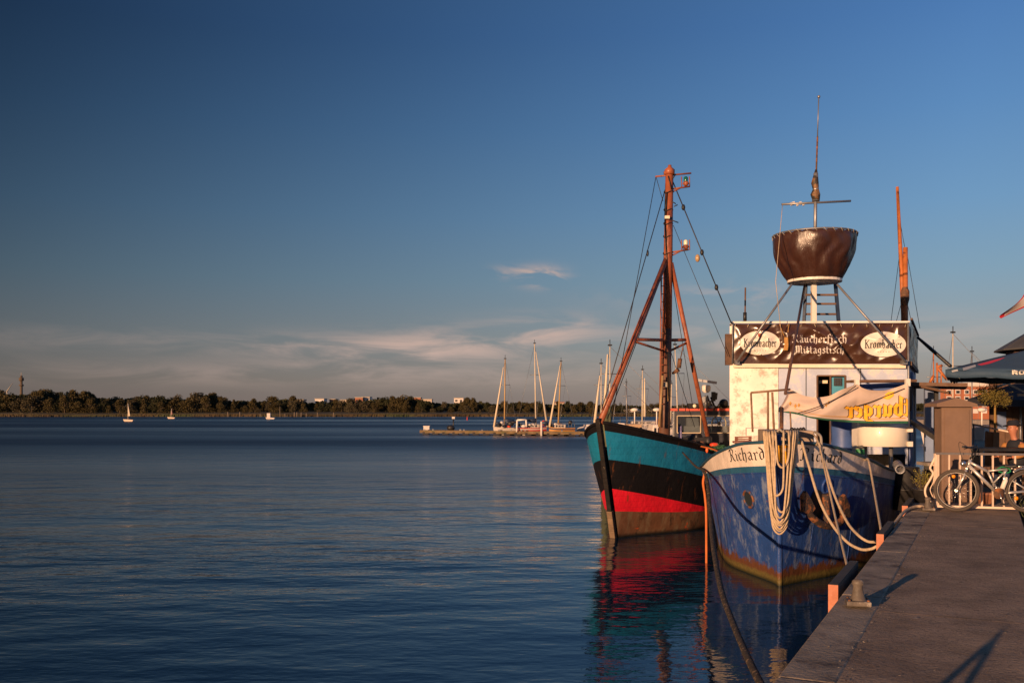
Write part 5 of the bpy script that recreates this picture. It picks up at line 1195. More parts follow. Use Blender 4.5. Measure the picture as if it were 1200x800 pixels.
MB().blob((c.x, c.y, .45), (1.3, .7, .45), 12, 8).build('hull', m_whitew, bb); MB().box((c.x, c.y, .95), (.8, .6, .3)).build('cover', m_whitew, bb)
mk = thing('channel_buoy', 'tiny red buoy on open water left of the yachts', 'buoy', G(547.5, 492)); c = G(547.5, 492); MB().tube([c, c + V((0, 0, .9))], [.18, .08], 8).build('body', MC['red_plastic'], mk)
# sailing dinghies far out
def dinghy(px, wy, mast_top, L_px, lab, sailm, hm, lean=0):
    d = H * FPX / (wy - HY); s = d / FPX; c = P(px, wy, d); t = thing('sailing_dinghy', lab, 'sailing boat', (c.x, d, 0)); L = L_px * s
    mb = MB(); mb.slab([(c.x - L * .5, d - .6, .6), (c.x + L * .5, d - .5, .45), (c.x + L * .42, d - .4, 0), (c.x - L * .4, d - .4, 0)], (0, 1.2, 0)); mb.build('hull', hm, t, bevel=.1)
    if mast_top:
        tp = P(px - lean, mast_top, d); mb = MB(); mb.slab([tp, (c.x + L * .10, d, 1.4), (c.x - L * .12 , d, 1.3), ], (0, .12, 0)); mb.build('sail', sailm, t); MB().cyl((c.x - L * .08, d, .5), tp, .07, 6).build('mast', m_alum, t)
    MB().blob((c.x + L * .15, d, 1.15), (.28, .28, .5)).build('sailor_figure', m_navy, t) if False else None
    return t
m_sail2 = mat('dark_red_sail', (.35, .16, .14), rough=.8, var=.05)
dinghy(151, 493.8, 472.5, 12, 'small boat with a narrow cream sail, leftmost on the open water', m_sail, mat('hull_cream', (.7, .55, .42), var=.05), 1)
dinghy(201, 490.5, 478.5, 9, 'small dinghy with reddish sail right of the cream sailed boat', m_sail2, MC['hull_cream'], 0)
t = dinghy(317, 491, None, 11, 'small white motor boat without sail before the far piles', m_sail, m_whitew); c = P(315, 486, H * FPX / 11); MB().box((c.x, c.y, 1.2), (1.0, .8, 1.3)).build('wheelhouse', m_whitew, t)
# marina behind the trawler
def mastonly(px0, px1, y1, d, m_, lab, hl=7.5, hullm=None, bl=True, stay=None):
    x = px0; s = FPX / d; w = hl * s / 2
    return yacht(x - w * .3, x + w * 1.7, HY + H * FPX / d, d, hullm or m_whitew, lab, ((px0, px1), 490, y1, m_), hh=1.05, bowleft=bl, name='sailing_yacht', stay=stay)
mastonly(704.5, 704.5, 427, 78, m_alum, 'white yacht half hidden behind the trawler stem, its mast left of the leaning leg', stay=(703, 440, 697, 495))
mastonly(714.8, 714.8, 406, 66, m_alum, 'yacht behind the trawler bow with a tall double cream mast', stay=(712, 415, 708, 490))
mastonly(734.5, 734, 448, 120, m_steel, 'far yacht with a thin short grey mast behind the trawler')
mastonly(752.5, 753, 434, 92, m_alum, 'white yacht with a paired cream mast, left of the trawler mast', stay=(755.5, 443, 755.5, 488))
mastonly(795, 791, 405, 70, m_alum, 'yacht right of the trawler mast, its white mast leaning left', bl=False)
mastonly(786, 787, 450, 120, m_alum, 'small yacht with short cream mast hidden behind the trawler mast')
def motorboat(x0, x1, d, lab, hullm, roofm, gl=True):
    t = yacht(x0, x1, 0, d, hullm, lab, hh=.9, name='motor_boat', cat='motor boat', cabin=False); s = (x1 - x0) / FPX * d; cx = ((x0 + x1) / 2 - 600) / FPX * d
    k = MB(); k.slab([(cx - s * .36, d - .9, .85), (cx + s * .2, d - .9, .85), (cx + s * .12, d - .9, 2.0), (cx - s * .30, d - .9, 2.0)], (0, 1.8, 0)); co = k.build('cabin', roofm, t, bevel=.05)
    for i in range(3): x = cx - s * .26 + i * s * .15; MB().slab([(x, d - .93, 1.35), (x + s * .10, d - .93, 1.35), (x + s * .09, d - .93, 1.8), (x + s * .01, d - .93, 1.8)], (0, .03, 0)).build('window', m_win, co)
    MB().cyl((cx - s * .05, d, 2.0), (cx - s * .05, d, 3.0), .04, 6).build('mast', m_white, t); MB().blob((cx - s * .05, d, 2.9), (.25, .2, .12)).build('radar', m_white, t)
    return t
m_beige = mat('beige_canvas', (.42, .28, .17), rough=.8, var=.15)
motorboat(728, 763, 60, 'motor boat with beige canopy behind the trawler bulwark', m_whitew, m_beige); motorboat(757, 785, 58, 'white motor boat right of the beige canopied one, near the trawler mast', m_whitew, m_whitew)
motorboat(700, 724, 70, 'low white motor boat behind the trawler stem', m_whitew, m_navy)
rc = motorboat(764, 796, 95, 'motor boat under a dark red cover behind the trawler', m_whitew, mat('dark_red_canvas', (.30, .03, .03), rough=.8, var=.1))

# ================================================================ on the quay
m_tyre0 = mat('old_tyre', (.02, .018, .017), rough=.9, var=.3)
def bollard(al, il, lab, group='small bollards on the kerb', sc=.76):
    t = thing('bollard', lab, 'bollard', Q(al, il, QZ + .02), QR, group); c = Q(al, il, QZ + .022)
    Mx = Matrix.Translation(c) @ Matrix.Rotation(QR + .25, 4, 'Z') @ Matrix.Scale(sc, 4)
    mb = MB(); mb.box(None, (.25, .22, .055), M=Mx @ Matrix.Translation((0, 0, .028))); mb.build('foot_plate', m_bol, t, bevel=.01)
    mb = MB(); mb.lathe(None, [(.085, .055), (.07, .09), (.055, .15), (.048, .20), (.062, .225), (.060, .255), (.04, .272), (.001, .278)], 20, M=Mx @ Matrix.Diagonal((1, .85, 1, 1))); mb.build('post', m_bol, t)
    mb = MB()
    for a in (-1, 1):
        for b in (-1, 1): mb.lathe(None, [(.016, .055), (.016, .07), (.001, .07)], 6, M=Mx @ Matrix.Translation((a * .095, b * .08, 0)))
    mb.build('bolts', m_rust, t); return t
m_bol = mat('weathered_iron', (.11, .088, .07), rough=.6, var=.35, vs=12, col2=(.30, .26, .22), lo=.55, hi=.66, s2=14, bump=.004, bs=40)
qq = G(1009, 712, QZ); bollard((qq - V((Q0.x, Q0.y, QZ))).dot(QA), .19, 'iron bollard on the kerb nearest the camera, casting a long shadow')
qq = V((1.60, 4.12, QZ)); tb_ = thing('shadow_caster', 'added A shaped stand, unseen below the frame, casting a forked shadow on the quay', 'shadow_caster', (.86, 3.1, QZ))  # unseen stand, added only to throw the forked shadow at lower right
for sg_ in (-1, 1): MB().tube([(.86 + .13 * sg_, 3.1 - .10 * sg_, QZ), (.86 + .015 * sg_, 3.1, QZ + .49)], .022, 8).build('leg', m_wood, tb_)
MB().tube([(.86, 3.1, QZ + .44), (.86, 3.1, QZ + .56)], [.03, .012], 8).build('head', m_wood, tb_)
qq = G(1080, 599, QZ); bollard((qq - V((Q0.x, Q0.y, QZ))).dot(QA), .30, 'iron bollard beside the shrub with a pale rope round it')
mrope('quay_rope', 'pale rope lying over the kerb from the far bollard', [P(1033, 626, 12.6), P(1043, 618, 13.1), P(1049, 612, 13.7), P(1056, 603, 14.2), P(1063, 597, 14.7), P(1072, 593.5, 15.0), P(1080, 593, 15.05), P(1083, 594, 15.1)], .024, m_rope, 'rope')
for a_, z_, lb in ((16.3, .78, 'added black tyre darkening the gap between cutter and quay behind the drum'), (18.2, .80, 'added black tyre darkening the gap farther along the quay wall')):  # tyres put in to darken the bright water gap beside the hull
    t = thing('gap_tyre', lb, 'tyre', Q(a_, -.12, z_), QR, 'black tyres added to darken the gap'); c = Q(a_, -.12, z_)
    MB().tube([c + QA * .30 * math.cos(k * math.pi / 12) + V((0, 0, .30 * math.sin(k * math.pi / 12))) for k in range(24)], .11, 10, closed=True).build('tread', m_tyre0, t)
    MB().tube([c + V((0, 0, .30)), Q(a_, .02, QZ)], .015, 6).build('hanging_rope', m_ropeg, t)
# shrub in a dark pot behind
c = P(1081, 592, 16.2); c.z = QZ
sh = thing('potted_shrub', 'yellow green shrub in a dark pot at the quay edge by the white railing', 'plant', c)
MB().lathe((c.x, c.y, QZ), [(.01, .0), (.12, .0), (.16, .22), (.175, .24), (.15, .24), (.01, .2)], 18).build('pot', m_black, sh)
mb = MB(); random.seed(31); stems = MB()
for i in range(26):
    a = random.uniform(0, 6.28); rr = random.uniform(.02, .17); top = c + V((rr * 1.15 * math.cos(a), rr * math.sin(a), .24 + random.uniform(.14, .36) * (1.25 - rr * 2.5))); stems.tube([c + V((rr * .3 * math.cos(a), rr * .3 * math.sin(a), .2)), top], [.006, .003], 4)
    b0 = c + V((0, 0, .2))
    for j in range(22):
        p = b0.lerp(top, random.uniform(.35, 1.05)) + V((random.gauss(0, .022), random.gauss(0, .022), random.gauss(0, .015))); u = V((random.gauss(0, 1), random.gauss(0, 1), random.gauss(0, 1))).normalized(); v = u.orthogonal().normalized(); s = random.uniform(.013, .024); mb.add([p, p + (u + v * .4) * s, p + u * s * 2, p + (u - v * .4) * s], [(0, 1, 2, 3)])
mb.build('foliage', mat('shrub_leaf', (.22, .19, .035), rough=.7, var=.4, vs=12), sh, fix=False); stems.build('stems', m_bark, sh)
# white railing
RA, RB = G(1098, 594.5, QZ + .03), G(1186, 597, QZ + .03); rdv = (RB - RA).normalized(); RB2 = RA + rdv * 3.6
m_rw = mat('cream_railing_paint', (.68, .52, .40), rough=.5, var=.15, vs=5, col2=(.22, .10, .05), lo=.62, hi=.7, s2=9)
rl = thing('railing', 'white barred railing across the quay with a bicycle leaning on it', 'railing', RA, math.atan2(rdv.y, rdv.x))
def RP(x, z): p = RA + rdv * x; p.z = QZ + z; return p
MB().beam(RP(-.02, .90), RP(3.6, .90), .06, .035).build('top_rail', mat('grey_handrail', (.09, .08, .085), rough=.5, var=.2), rl)
MB().beam(RP(0, .055), RP(3.6, .055), .03, .035).build('bottom_rail', m_rw, rl)
for i in range(23): MB().beam(RP(.02 + i * .158, .074), RP(.02 + i * .158, .882), .022, .022, up=(0, 1, 0)).build('bar', m_rw, rl)
MB().beam(RP(-.02, 0), RP(-.02, .90), .045, .045, up=(0, 1, 0)).build('post', m_rw, rl); MB().beam(RP(1.86, 0), RP(1.86, .88), .04, .04, up=(0, 1, 0)).build('post', m_rw, rl)
mb = MB(); mb.tube(smooth([RP(-.02, .86), RP(-.07, .74), RP(-.10, .66), RP(-.06, .58), RP(-.10, .48), RP(-.17, .34), RP(-.165, .22), RP(-.10, .14), RP(-.04, .11)], 6), .017, 8)
mb.tube(smooth([RP(-.04, .62), RP(-.05, .45), RP(-.10, .32), RP(-.06, .2)], 5), .008, 5)
mb.tube(smooth([RP(-.04, .80), RP(-.08, .74), RP(-.04, .70)], 5), .010, 6); mb.build('scroll_end', m_rw, rl)
# ---- bicycle
BD = 14.75
bk = thing('bicycle', 'silver full suspension bicycle leaning on the white railing', 'bicycle', V((*P(1160, 600, BD).xy, QZ)), rz=-.05)
def BP(px, py, d=BD): return P(px, py, d + .25 * (px - 1121) / 83 * -.6)
m_sil = mat('silver_frame_paint', (.52, .49, .46), rough=.3, var=.06, metal=.45, coat=.4); m_tyre = mat('tyre_rubber', (.07, .055, .045), rough=.85, var=.2); m_chr = mat('chrome', (.6, .58, .55), rough=.25, metal=.9, var=.05); m_blk = mat('black_plastic', (.02, .02, .02), rough=.5, var=.1)
m_refl = mat('amber_reflector', (.9, .30, .01), rough=.25, var=0)
m_rim = mat('dull_rim', (.22, .20, .18), rough=.4, metal=.5, var=.05)
def wheel(c, r, yaw, n=18):
    X = V((math.cos(yaw), math.sin(yaw), 0)); Z = V((0, 0, 1)); Yn = X.cross(Z)
    def rg(rad, k=48): return [c + X * rad * math.cos(2 * math.pi * j / k) + Z * rad * math.sin(2 * math.pi * j / k) for j in range(k)]
    w = MB().tube(rg(r - .027), .027, 8, closed=True).build('wheel', m_tyre, bk)
    MB().tube(rg(r - .060), .009, 6, closed=True).build('rim', m_rim, w)
    MB().cyl(c - Yn * .05, c + Yn * .05, .022, 10).build('hub', m_chr, w)
    mb = MB()
    for j in range(n):
        a = 2 * math.pi * j / n; mb.cyl(c + Yn * (.03 if j % 2 else -.03), c + X * (r - .055) * math.cos(a) + Z * (r - .055) * math.sin(a), .0018, 3)
    mb.build('spokes', m_chr, w)
    return w, X
c1 = BP(1121, 572.5); r1 = 25 / FPX * BD; c1.z = QZ + r1 + .002; w1_, X1_ = wheel(c1, r1, -.55)
c2 = BP(1204, 574.5); c2.z = QZ + r1 + .002; w2_, X2_ = wheel(c2, r1, -.10)
MB().lathe(None, [(.001, -.01), (.028, -.01), (.028, .01), (.001, .01)], 12, M=Matrix.Translation(BP(1117.5, 558, c1.y - .06)) @ Matrix.Rotation(R(90), 4, 'X')).build('reflector', m_refl, w1_)
MB().lathe(None, [(.001, -.01), (.030, -.01), (.030, .01), (.001, .01)], 12, M=Matrix.Translation(BP(1191, 583.5, c2.y - .04)) @ Matrix.Rotation(R(90), 4, 'X')).build('reflector', m_refl, w2_)
def tb(pts, r): return [BP(*p) for p in pts]
mb = MB()
hdT, hdB = BP(1136, 540), BP(1134.5, 546)
mb.cyl(BP(1137, 538), BP(1134, 548), .024, 10)
mb.cyl(BP(1136, 541), BP(1157.5, 552.5), .021, 10); mb.tube([BP(1157.5, 552.5), BP(1162, 562), BP(1165, 570)], .017, 8)
mb.cyl(BP(1135, 545), BP(1168, 577), .026, 10); mb.cyl(BP(1158, 551.5), BP(1180, 549.5), .016, 8); mb.cyl(BP(1180, 549.5), BP(1164, 566), .013, 8)
mb.cyl(BP(1168, 577), BP(1171, 571), .03, 8); mb.cyl(BP(1180, 550), BP(1176, 556), .015, 8)
fr_ = mb.build('frame', m_sil, bk)
mb = MB(); mb.cyl(BP(1170, 578), c2 + V((0, -.06, 0)), .014, 8); mb.cyl(BP(1170, 578), c2 + V((0, .06, 0)), .014, 8); mb.cyl(BP(1183, 561), c2 + V((0, -.06, 0)), .012, 8); mb.tube([BP(1178, 566), BP(1180, 562), BP(1183, 561)], .012, 8); mb.build('rear_swing_arm', m_sil, bk)
mb = MB(); Yn1 = X1_.cross(V((0, 0, 1)))
for sgn in (-1, 1): mb.tube([BP(1133, 549) + Yn1 * .055 * sgn, BP(1129, 560) + Yn1 * .06 * sgn, c1 + Yn1 * .055 * sgn], [.019, .017, .012], 8)
mb.cyl(BP(1133, 549) - Yn1 * .06, BP(1133, 549) + Yn1 * .06, .018, 8); mb.build('fork', m_sil, bk)
mb = MB(); hb0 = BP(1138, 524); mb.cyl(BP(1137, 538), BP(1140, 530), .014, 8); mb.cyl(BP(1140, 530), hb0, .016, 8); Yh = V((-.62, -.78, 0)).normalized()
mb.tube([hb0 + Yh * .30 + V((-.05, 0, .02)), hb0 + Yh * .12, hb0, hb0 - Yh * .12, hb0 - Yh * .30 + V((-.0, 0, .02))], .015, 8); hbo = mb.build('handlebar', m_blk, bk)
for sg_ in (1, -1): MB().cyl(hb0 + Yh * .20 * sg_ + V((-.02, 0, .01)), hb0 + Yh * .32 * sg_ + V((-.05 if sg_ > 0 else 0, 0, .02)), .018, 8).build('grip', m_blk, hbo)
mb = MB(); mb.tube(smooth([hb0 + Yh * .16, BP(1124, 518), BP(1126, 532), BP(1133, 548)], 6), .004, 5); mb.tube(smooth([hb0 - Yh * .16, BP(1146, 524), BP(1142, 534), BP(1136, 546)], 6), .004, 5)
mb.tube([hb0 + Yh * .14, hb0 + Yh * .24 + V((-.06, -.02, -.02))], .006, 5); mb.build('cable', m_blk, bk)
mb = MB(); mb.lathe(None, [(.001, -.03), (.035, -.03), (.045, .02), (.001, .03)], 14, M=Matrix.Translation(BP(1128.5, 543, BD - .1)) @ Matrix.Rotation(R(90), 4, 'X')); mb.build('head_light', m_chr, bk)
MB().cyl(BP(1173, 573), BP(1180, 548), .014, 8).build('seat_post', m_chr, bk); 
mb = MB(); mb.grid(lambda u, v: BP(1176 + 13 * u, 544.5 + 1.5 * math.sin(u * 3) - 1.0 * u) + V((0, (v - .5) * (.05 + .12 * u), -.02 * (2 * v - 1) ** 2)), 8, 6); mb.build('saddle', m_blk, bk, solid=.03)
mb = MB(); mb.tube(smooth([BP(1187, 553), BP(1195, 549.5), BP(1205, 549), BP(1216, 552)], 5), .016, 6); mb.cyl(BP(1188, 546.5), BP(1212, 546), .010, 6); mb.cyl(BP(1188, 546.5), BP(1184, 550), .008, 6); mb.cyl(BP(1208, 546), c2, .006, 6); mb.build('mudguard_rack', m_chr, bk)
mb = MB(); cc = BP(1170.5, 578, BD - .05)
mb.lathe(None, [(.001, -.004), (.085, -.004), (.085, .004), (.001, .004)], 20, M=Matrix.Translation(cc) @ Matrix.Rotation(R(90), 4, 'X')); ck = mb.build('chain_ring', m_rust, bk)
MB().cyl(cc + V((0, -.03, 0)), cc + V((.035, -.05, -.15)), .010, 6).build('crank', m_chr, ck); MB().box(cc + V((.035, -.09, -.155)), (.09, .08, .02)).build('pedal', m_blk, ck)
MB().cyl(cc + V((0, .03, 0)), cc + V((-.035, .05, .15)), .010, 6).build('crank', m_chr, ck); MB().box(cc + V((-.035, .09, .155)), (.09, .08, .02)).build('pedal', m_blk, ck)
bt_ = MB().lathe(None, [(.001, -.09), (.035, -.09), (.035, .05), (.018, .08), (.018, .10), (.001, .10)], 12, M=Matrix.Translation(BP(1177, 566, BD - .1)) @ Matrix.Rotation(R(22), 4, 'Y')); bt_.build('water_bottle', m_white, bk)
MB().tube(smooth([BP(1168, 550), BP(1174, 547), BP(1181, 548), BP(1184, 552), BP(1178, 554), BP(1170, 552)], 5), .012, 6).build('green_lock', mat('green_sleeve', (.01, .20, .08), rough=.5), bk)
# second, farther behind the railing, only pieces show: leave to the stall clutter

# ---- brown cabinet with a little roof
c = G(1120, 588, QZ)
kb = thing('cabinet', 'tall brown cabinet with a shallow pitched lid behind the railing', 'cabinet', c)
d = c.y; x0, x1 = P(1103.5, 500, d).x, P(1139, 500, d).x; zt_c = P(0, 474, d).z
m_cab = mat('brown_cabinet', (.20, .125, .085), rough=.8, var=.12, vs=3, bump=.003, bs=30)
MB().prism([(x0, d), (x1, d), (x1 + .10, d + .5), (x0 + .10, d + .5)], QZ, zt_c).build('body', m_cab, kb, bevel=.008)
for dx in (0,): MB().slab([(x0 + .05, d - .012, zt_c - .08), (x1 - .05, d - .012, zt_c - .08), (x1 - .05, d - .012, QZ + .08), (x0 + .05, d - .012, QZ + .08)], (0, .010, 0)).build('door', m_cab, kb)
rx0, rx1 = P(1097.5, 470, d - .1).x, P(1146, 470, d - .1).x; mb = MB(); ze = P(0, 474.5, d).z; zr = P(0, 466, d).z; xm = (rx0 + rx1) / 2
mb.slab([(rx0, d - .1, ze - .03), (rx0 + .01, d - .1, ze + .03), (xm, d - .1, zr), (rx1 - .01, d - .1, ze + .02), (rx1, d - .1, ze - .03)], (.12, .75, 0)); mb.build('lid', m_cab, kb)
# ---- blue parasol with print
UD = 18.2
ub = thing('parasol', 'large dark blue parasol with white and red print over the stall', 'parasol', V((11.3, 20.0, QZ)))
m_par = mat('blue_parasol_cloth', (.030, .065, .115), rough=.8, var=.08, vs=2)
e0 = P(1108, 433, UD); ec = [e0, e0 + V((3.54, -1.65, 0)), e0 + V((5.5, 1.9, 0)), e0 + V((1.92, 3.55, 0))]; apex = P(1230, 398, 19.8); apex = V((sum(p.x for p in ec) / 4, sum(p.y for p in ec) / 4, 0)); apex.z = H + (HY - 401) / FPX * apex.y
def pan(a, b, u, v):
    q = a.lerp(b, u); p = q.lerp(apex, v); p.z -= .06 * math.sin(math.pi * u) * (1 - v); return p
mb = MB()
for i in range(4):
    a, b = ec[i], ec[(i + 1) % 4]; mb.grid(lambda u, v: pan(a, b, u, v), 16, 10)
    mb.grid(lambda u, v: pan(a, b, u, 0) - V((0, 0, .14 * v + .015 * math.sin(u * 25))), 24, 2)
mb.build('canopy', m_par, ub, fix=False, solid=.006)
MB().cyl(V((apex.x, apex.y, QZ)), apex, .035, 10).build('pole', m_steel, ub)
mb = MB()
for p in ec: mb.beam(p.lerp(apex, .02) - V((0, 0, .06)), apex - V((0, 0, .10)), .025, .03)
for p in ec: mb.beam(p.lerp(apex, .5) - V((0, 0, .1)), V((apex.x, apex.y, apex.z - .9)), .025, .03)
mb.build('ribs', m_white, ub)
def pf(px, py, lift=.03):                       # point on the front valance/slope seen at a pixel
    lo_u, best = 0, None
    for iu in range(0, 61):
        for iv in range(-8, 41):
            u = iu / 60; v = iv / 40
            q = pan(ec[0], ec[1], u, max(v, 0)) - (V((0, 0, -.19 * 5 * v)) * -1 * 0 if v >= 0 else V((0, 0, .19 * (-v) * 5)))
            x = 600 + q.x / q.y * FPX; y = HY + (H - q.z) / q.y * FPX; e = (x - px) ** 2 + (y - py) ** 2
            if best is None or e < best[0]: best = (e, q)
    q = best[1]; return P(px, py, q.y - lift)
for nm, pts, m_ in (('red_mark', ((1145, 427), (1165, 421.5), (1178, 418.5), (1171, 422), (1160, 426), (1150, 428)), mat('print_red', (.50, .03, .05), var=0)), ('white_mark', ((1128, 431), (1143, 427), (1144, 430), (1129, 434)), mat('print_grey', (.32, .33, .36), var=0)), ('white_mark', ((1115, 434), (1122, 432.5), (1123, 434.5), (1116, 436)), MC['print_grey'])):
    MB().add([pf(*p) for p in pts], [tuple(range(len(pts)))]).build(nm, m_, ub, fix=False)
mb = MB()
def blk(pts): mb.add([pf(*p, .04) for p in pts], [tuple(range(len(pts)))])
for pts in (((1186, 433.5), (1188.2, 433.5), (1188.2, 438.8), (1186, 438.8)), ((1188.2, 433.5), (1192, 433.5), (1192.6, 434.8), (1188.2, 434.8)), ((1190.8, 434.8), (1192.6, 434.8), (1192.4, 436.6), (1190.8, 436.6)), ((1188.2, 436), (1191.4, 436), (1193.2, 438.8), (1190.8, 438.8), (1189.4, 437), (1188.2, 437)),
            ((1194, 434.5), (1195.2, 433.6), (1199.6, 433.6), (1200.6, 434.6), (1194, 434.8)), ((1194, 434.8), (1196, 434.8), (1196, 437.6), (1194, 437.6)), ((1198.8, 434.8), (1200.7, 434.8), (1200.7, 437.6), (1198.8, 437.6)), ((1194, 437.6), (1200.7, 437.6), (1199.6, 438.9), (1195.2, 438.9))): blk(pts)
mb.build('lettering', MC['white_print'], ub, fix=False)
# dark parasol with pale ribs beneath
d = 22.5; dk = thing('parasol', 'black parasol with pale ribs lower behind the blue one', 'parasol', V((*P(1195, 500, d).xy, QZ)))
L0, Rr, Tt = P(1134, 467.5, d), P(1262, 470, d), P(1196, 447, d + 1)
m_pk = mat('black_parasol_cloth', (.018, .018, .024), rough=.8, var=.1)
mb = MB(); cs = [L0, Rr, Rr + V((1.5, 2.4, 0)), L0 + V((1.5, 2.4, 0))]
for i in range(4): a, b = cs[i], cs[(i + 1) % 4]; mb.add([a, b, Tt], [(0, 1, 2)]); mb.add([a, b, b - V((0, 0, .16)), a - V((0, 0, .16))], [(0, 1, 2, 3)])
mb.build('canopy', m_pk, dk, fix=False, solid=.006)
MB().cyl(V((Tt.x, Tt.y, QZ)), Tt, .03, 8).build('pole', m_steel, dk)
mb = MB(); mb.beam(P(1166, 454, d - .4), P(1193, 445, d - .2), .04, .04); mb.beam(P(1177, 447.5, d - .5), P(1204, 461, d - .6), .04, .04); mb.box(P(1197, 462.5, d - .5), (.16, .08, .06)); mb.build('ribs', m_frame, dk)
# wooden stall
d = 24.0; st = thing('stall_hut', 'dark wooden stall with a conical grey roof at the right edge', 'hut', V((*P(1190, 500, d).xy, QZ)))
x0 = P(1160, 480, d).x; x1 = x0 + 4.2; zt = P(0, 445, d).z
mb = MB(); n = 22
for i in range(n): a = x0 + (x1 - x0) * i / n; mb.box((a + (x1 - x0) / n / 2, d + .01 * (i % 2), (QZ + zt) / 2), ((x1 - x0) / n - .012, .05, zt - QZ))
mb.build('plank_front', m_wood, st)
mb = MB(); mb.prism([(x0, d + .04), (x1, d + .04), (x1 + 1.6, d + 3), (x0 + 1.6, d + 3)], QZ, zt - .02); mb.build('core', m_black, st)
MB().slab([(P(1168, 0, d).x, d - .05, P(0, 482, d).z), (P(1178, 0, d).x, d - .05, P(0, 482, d).z), (P(1178, 0, d).x, d - .05, P(0, 503, d).z), (P(1168, 0, d).x, d - .05, P(0, 503, d).z)], (0, .04, 0)).build('grey_panel', m_lblue, st)
cx = x0 + 3.3; mb = MB(); zz = P(0, 409, d + 1).z; rr = cx - P(1187.5, 0, d + 1).x
mb.lathe((cx, d + 1.5, 0), [(rr, zz), (rr, zz + .04), (rr * .62, zz + .55), (.001, zz + 1.1)], 12, smooth=False); mb.build('cone_roof', mat('slate_grey', (.07, .07, .075), rough=.7, var=.2), st)
MB().lathe((cx, d + 1.5, 0), [(rr - .3, zt - .1), (rr - .3, zz)], 12, smooth=False).build('drum_wall', m_wood, st)
# little tree in a wooden trough
c = P(1166, 508, 19.5); c.z = QZ; tr = thing('olive_tree', 'small round crowned tree on a thin yellow trunk behind the railing', 'tree', c)
m_yb = mat('yellow_bark', (.30, .18, .05), rough=.8, var=.2)
tz = P(0, 473, 19.5).z
MB().tube([V((c.x, c.y, QZ + .3)), V((c.x, c.y, tz)), ], [.028, .02], 8).build('trunk', m_yb, tr)
mb = MB()
for a in (-.5, .5, 1.8, 3.6): mb.tube([V((c.x, c.y, tz - .05)), V((c.x + .22 * math.cos(a), c.y + .2 * math.sin(a), tz + .22))], [.014, .006], 5)
mb.build('branches', m_yb, tr)
mb = MB(); random.seed(17); cs = [(P(1160, 462, 19.5), .20), (P(1169, 459, 19.4), .19), (P(1155, 464, 19.5), .15), (P(1174, 466, 19.5), .17), (P(1164, 456, 19.6), .14), (P(1163, 467, 19.3), .16), (P(1178, 470, 19.5), .11), (P(1151, 458, 19.5), .09)]
for i in range(2600):
    cc, r_ = random.choice(cs); p = cc + V((random.gauss(0, 1), random.gauss(0, 1), random.gauss(0, .8))).normalized() * r_ * random.uniform(.3, 1.35); u = V((random.gauss(0, 1), random.gauss(0, 1), random.gauss(0, 1))).normalized(); v = u.orthogonal().normalized(); s = random.uniform(.012, .026); mb.add([p, p + (u + v * .45) * s, p + u * s * 2, p + (u - v * .45) * s], [(0, 1, 2, 3)])
mb.build('crown', mat('olive_leaf', (.17, .135, .03), rough=.7, var=.4, vs=8), tr, fix=False)
pb_ = thing('planter', 'upright brown wooden planter under the small tree', 'planter', c); zp = P(0, 506, 19.4).z
MB().slab([(P(1164, 0, 19.3).x, 19.3, zp), (P(1171.5, 0, 19.3).x, 19.3, zp), (P(1170.5, 0, 19.3).x, 19.3, QZ), (P(1163, 0, 19.3).x, 19.3, QZ)], (0, .35, 0)).build('box', mat('orange_wood', (.26, .12, .05), rough=.7, var=.3, vs=4), pb_, bevel=.01)
# beer-garden fence: a slanting pale handrail and low things
hr = thing('gangway_rail', 'pale sloping handrail between cabinet and seated guest', 'handrail', P(1160, 500, 18.6))
MB().tube([P(1140, 497, 19.2), P(1186, 506.5, 18.2)], .018, 8).build('rail', m_rw, hr); MB().tube([P(1141, 497, 19.2), V((*P(1141, 497, 19.2).xy, QZ))], .018, 6).build('post', m_steel, hr)
tbx = thing('garden_table', 'long dark table behind the railing in front of the guests', 'table', P(1170, 530, 17.2)); c = P(1172, 526, 17.2)
MB().box((c.x + .3, c.y, c.z), (1.9, .7, .05)).build('table_top', m_black, tbx)
for a in (-.5, 1.1): MB().box((c.x + a, c.y, (c.z + QZ) / 2), (.07, .6, c.z - QZ - .05)).build('leg', m_black, tbx)
bn_ = thing('garden_bench', 'brown bench seat seen through the railing bars', 'bench', P(1150, 545, 16.6)); c = P(1165, 548, 16.6); MB().box((c.x, c.y, c.z), (1.6, .3, .05)).build('seat', m_wood, bn_)
for a in (-.6, .6): MB().box((c.x + a, c.y, (c.z + QZ) / 2), (.06, .26, c.z - QZ - .05)).build('leg', m_wood, bn_)
for i, (px, lab) in enumerate(((1152, 'terracotta flower pot left behind the railing bars'), (1161, 'terracotta flower pot right behind the railing bars'))):
    c = G(px, 590, QZ); t = thing('flower_pot', lab, 'flower pot', c); MB().lathe((c.x, c.y, QZ), [(.001, 0), (.07, 0), (.095, .15), (.105, .155), (.105, .19), (.09, .19), (.001, .16)], 16).build('pot', mat('terracotta', (.30, .12, .06), rough=.8, var=.2), t)
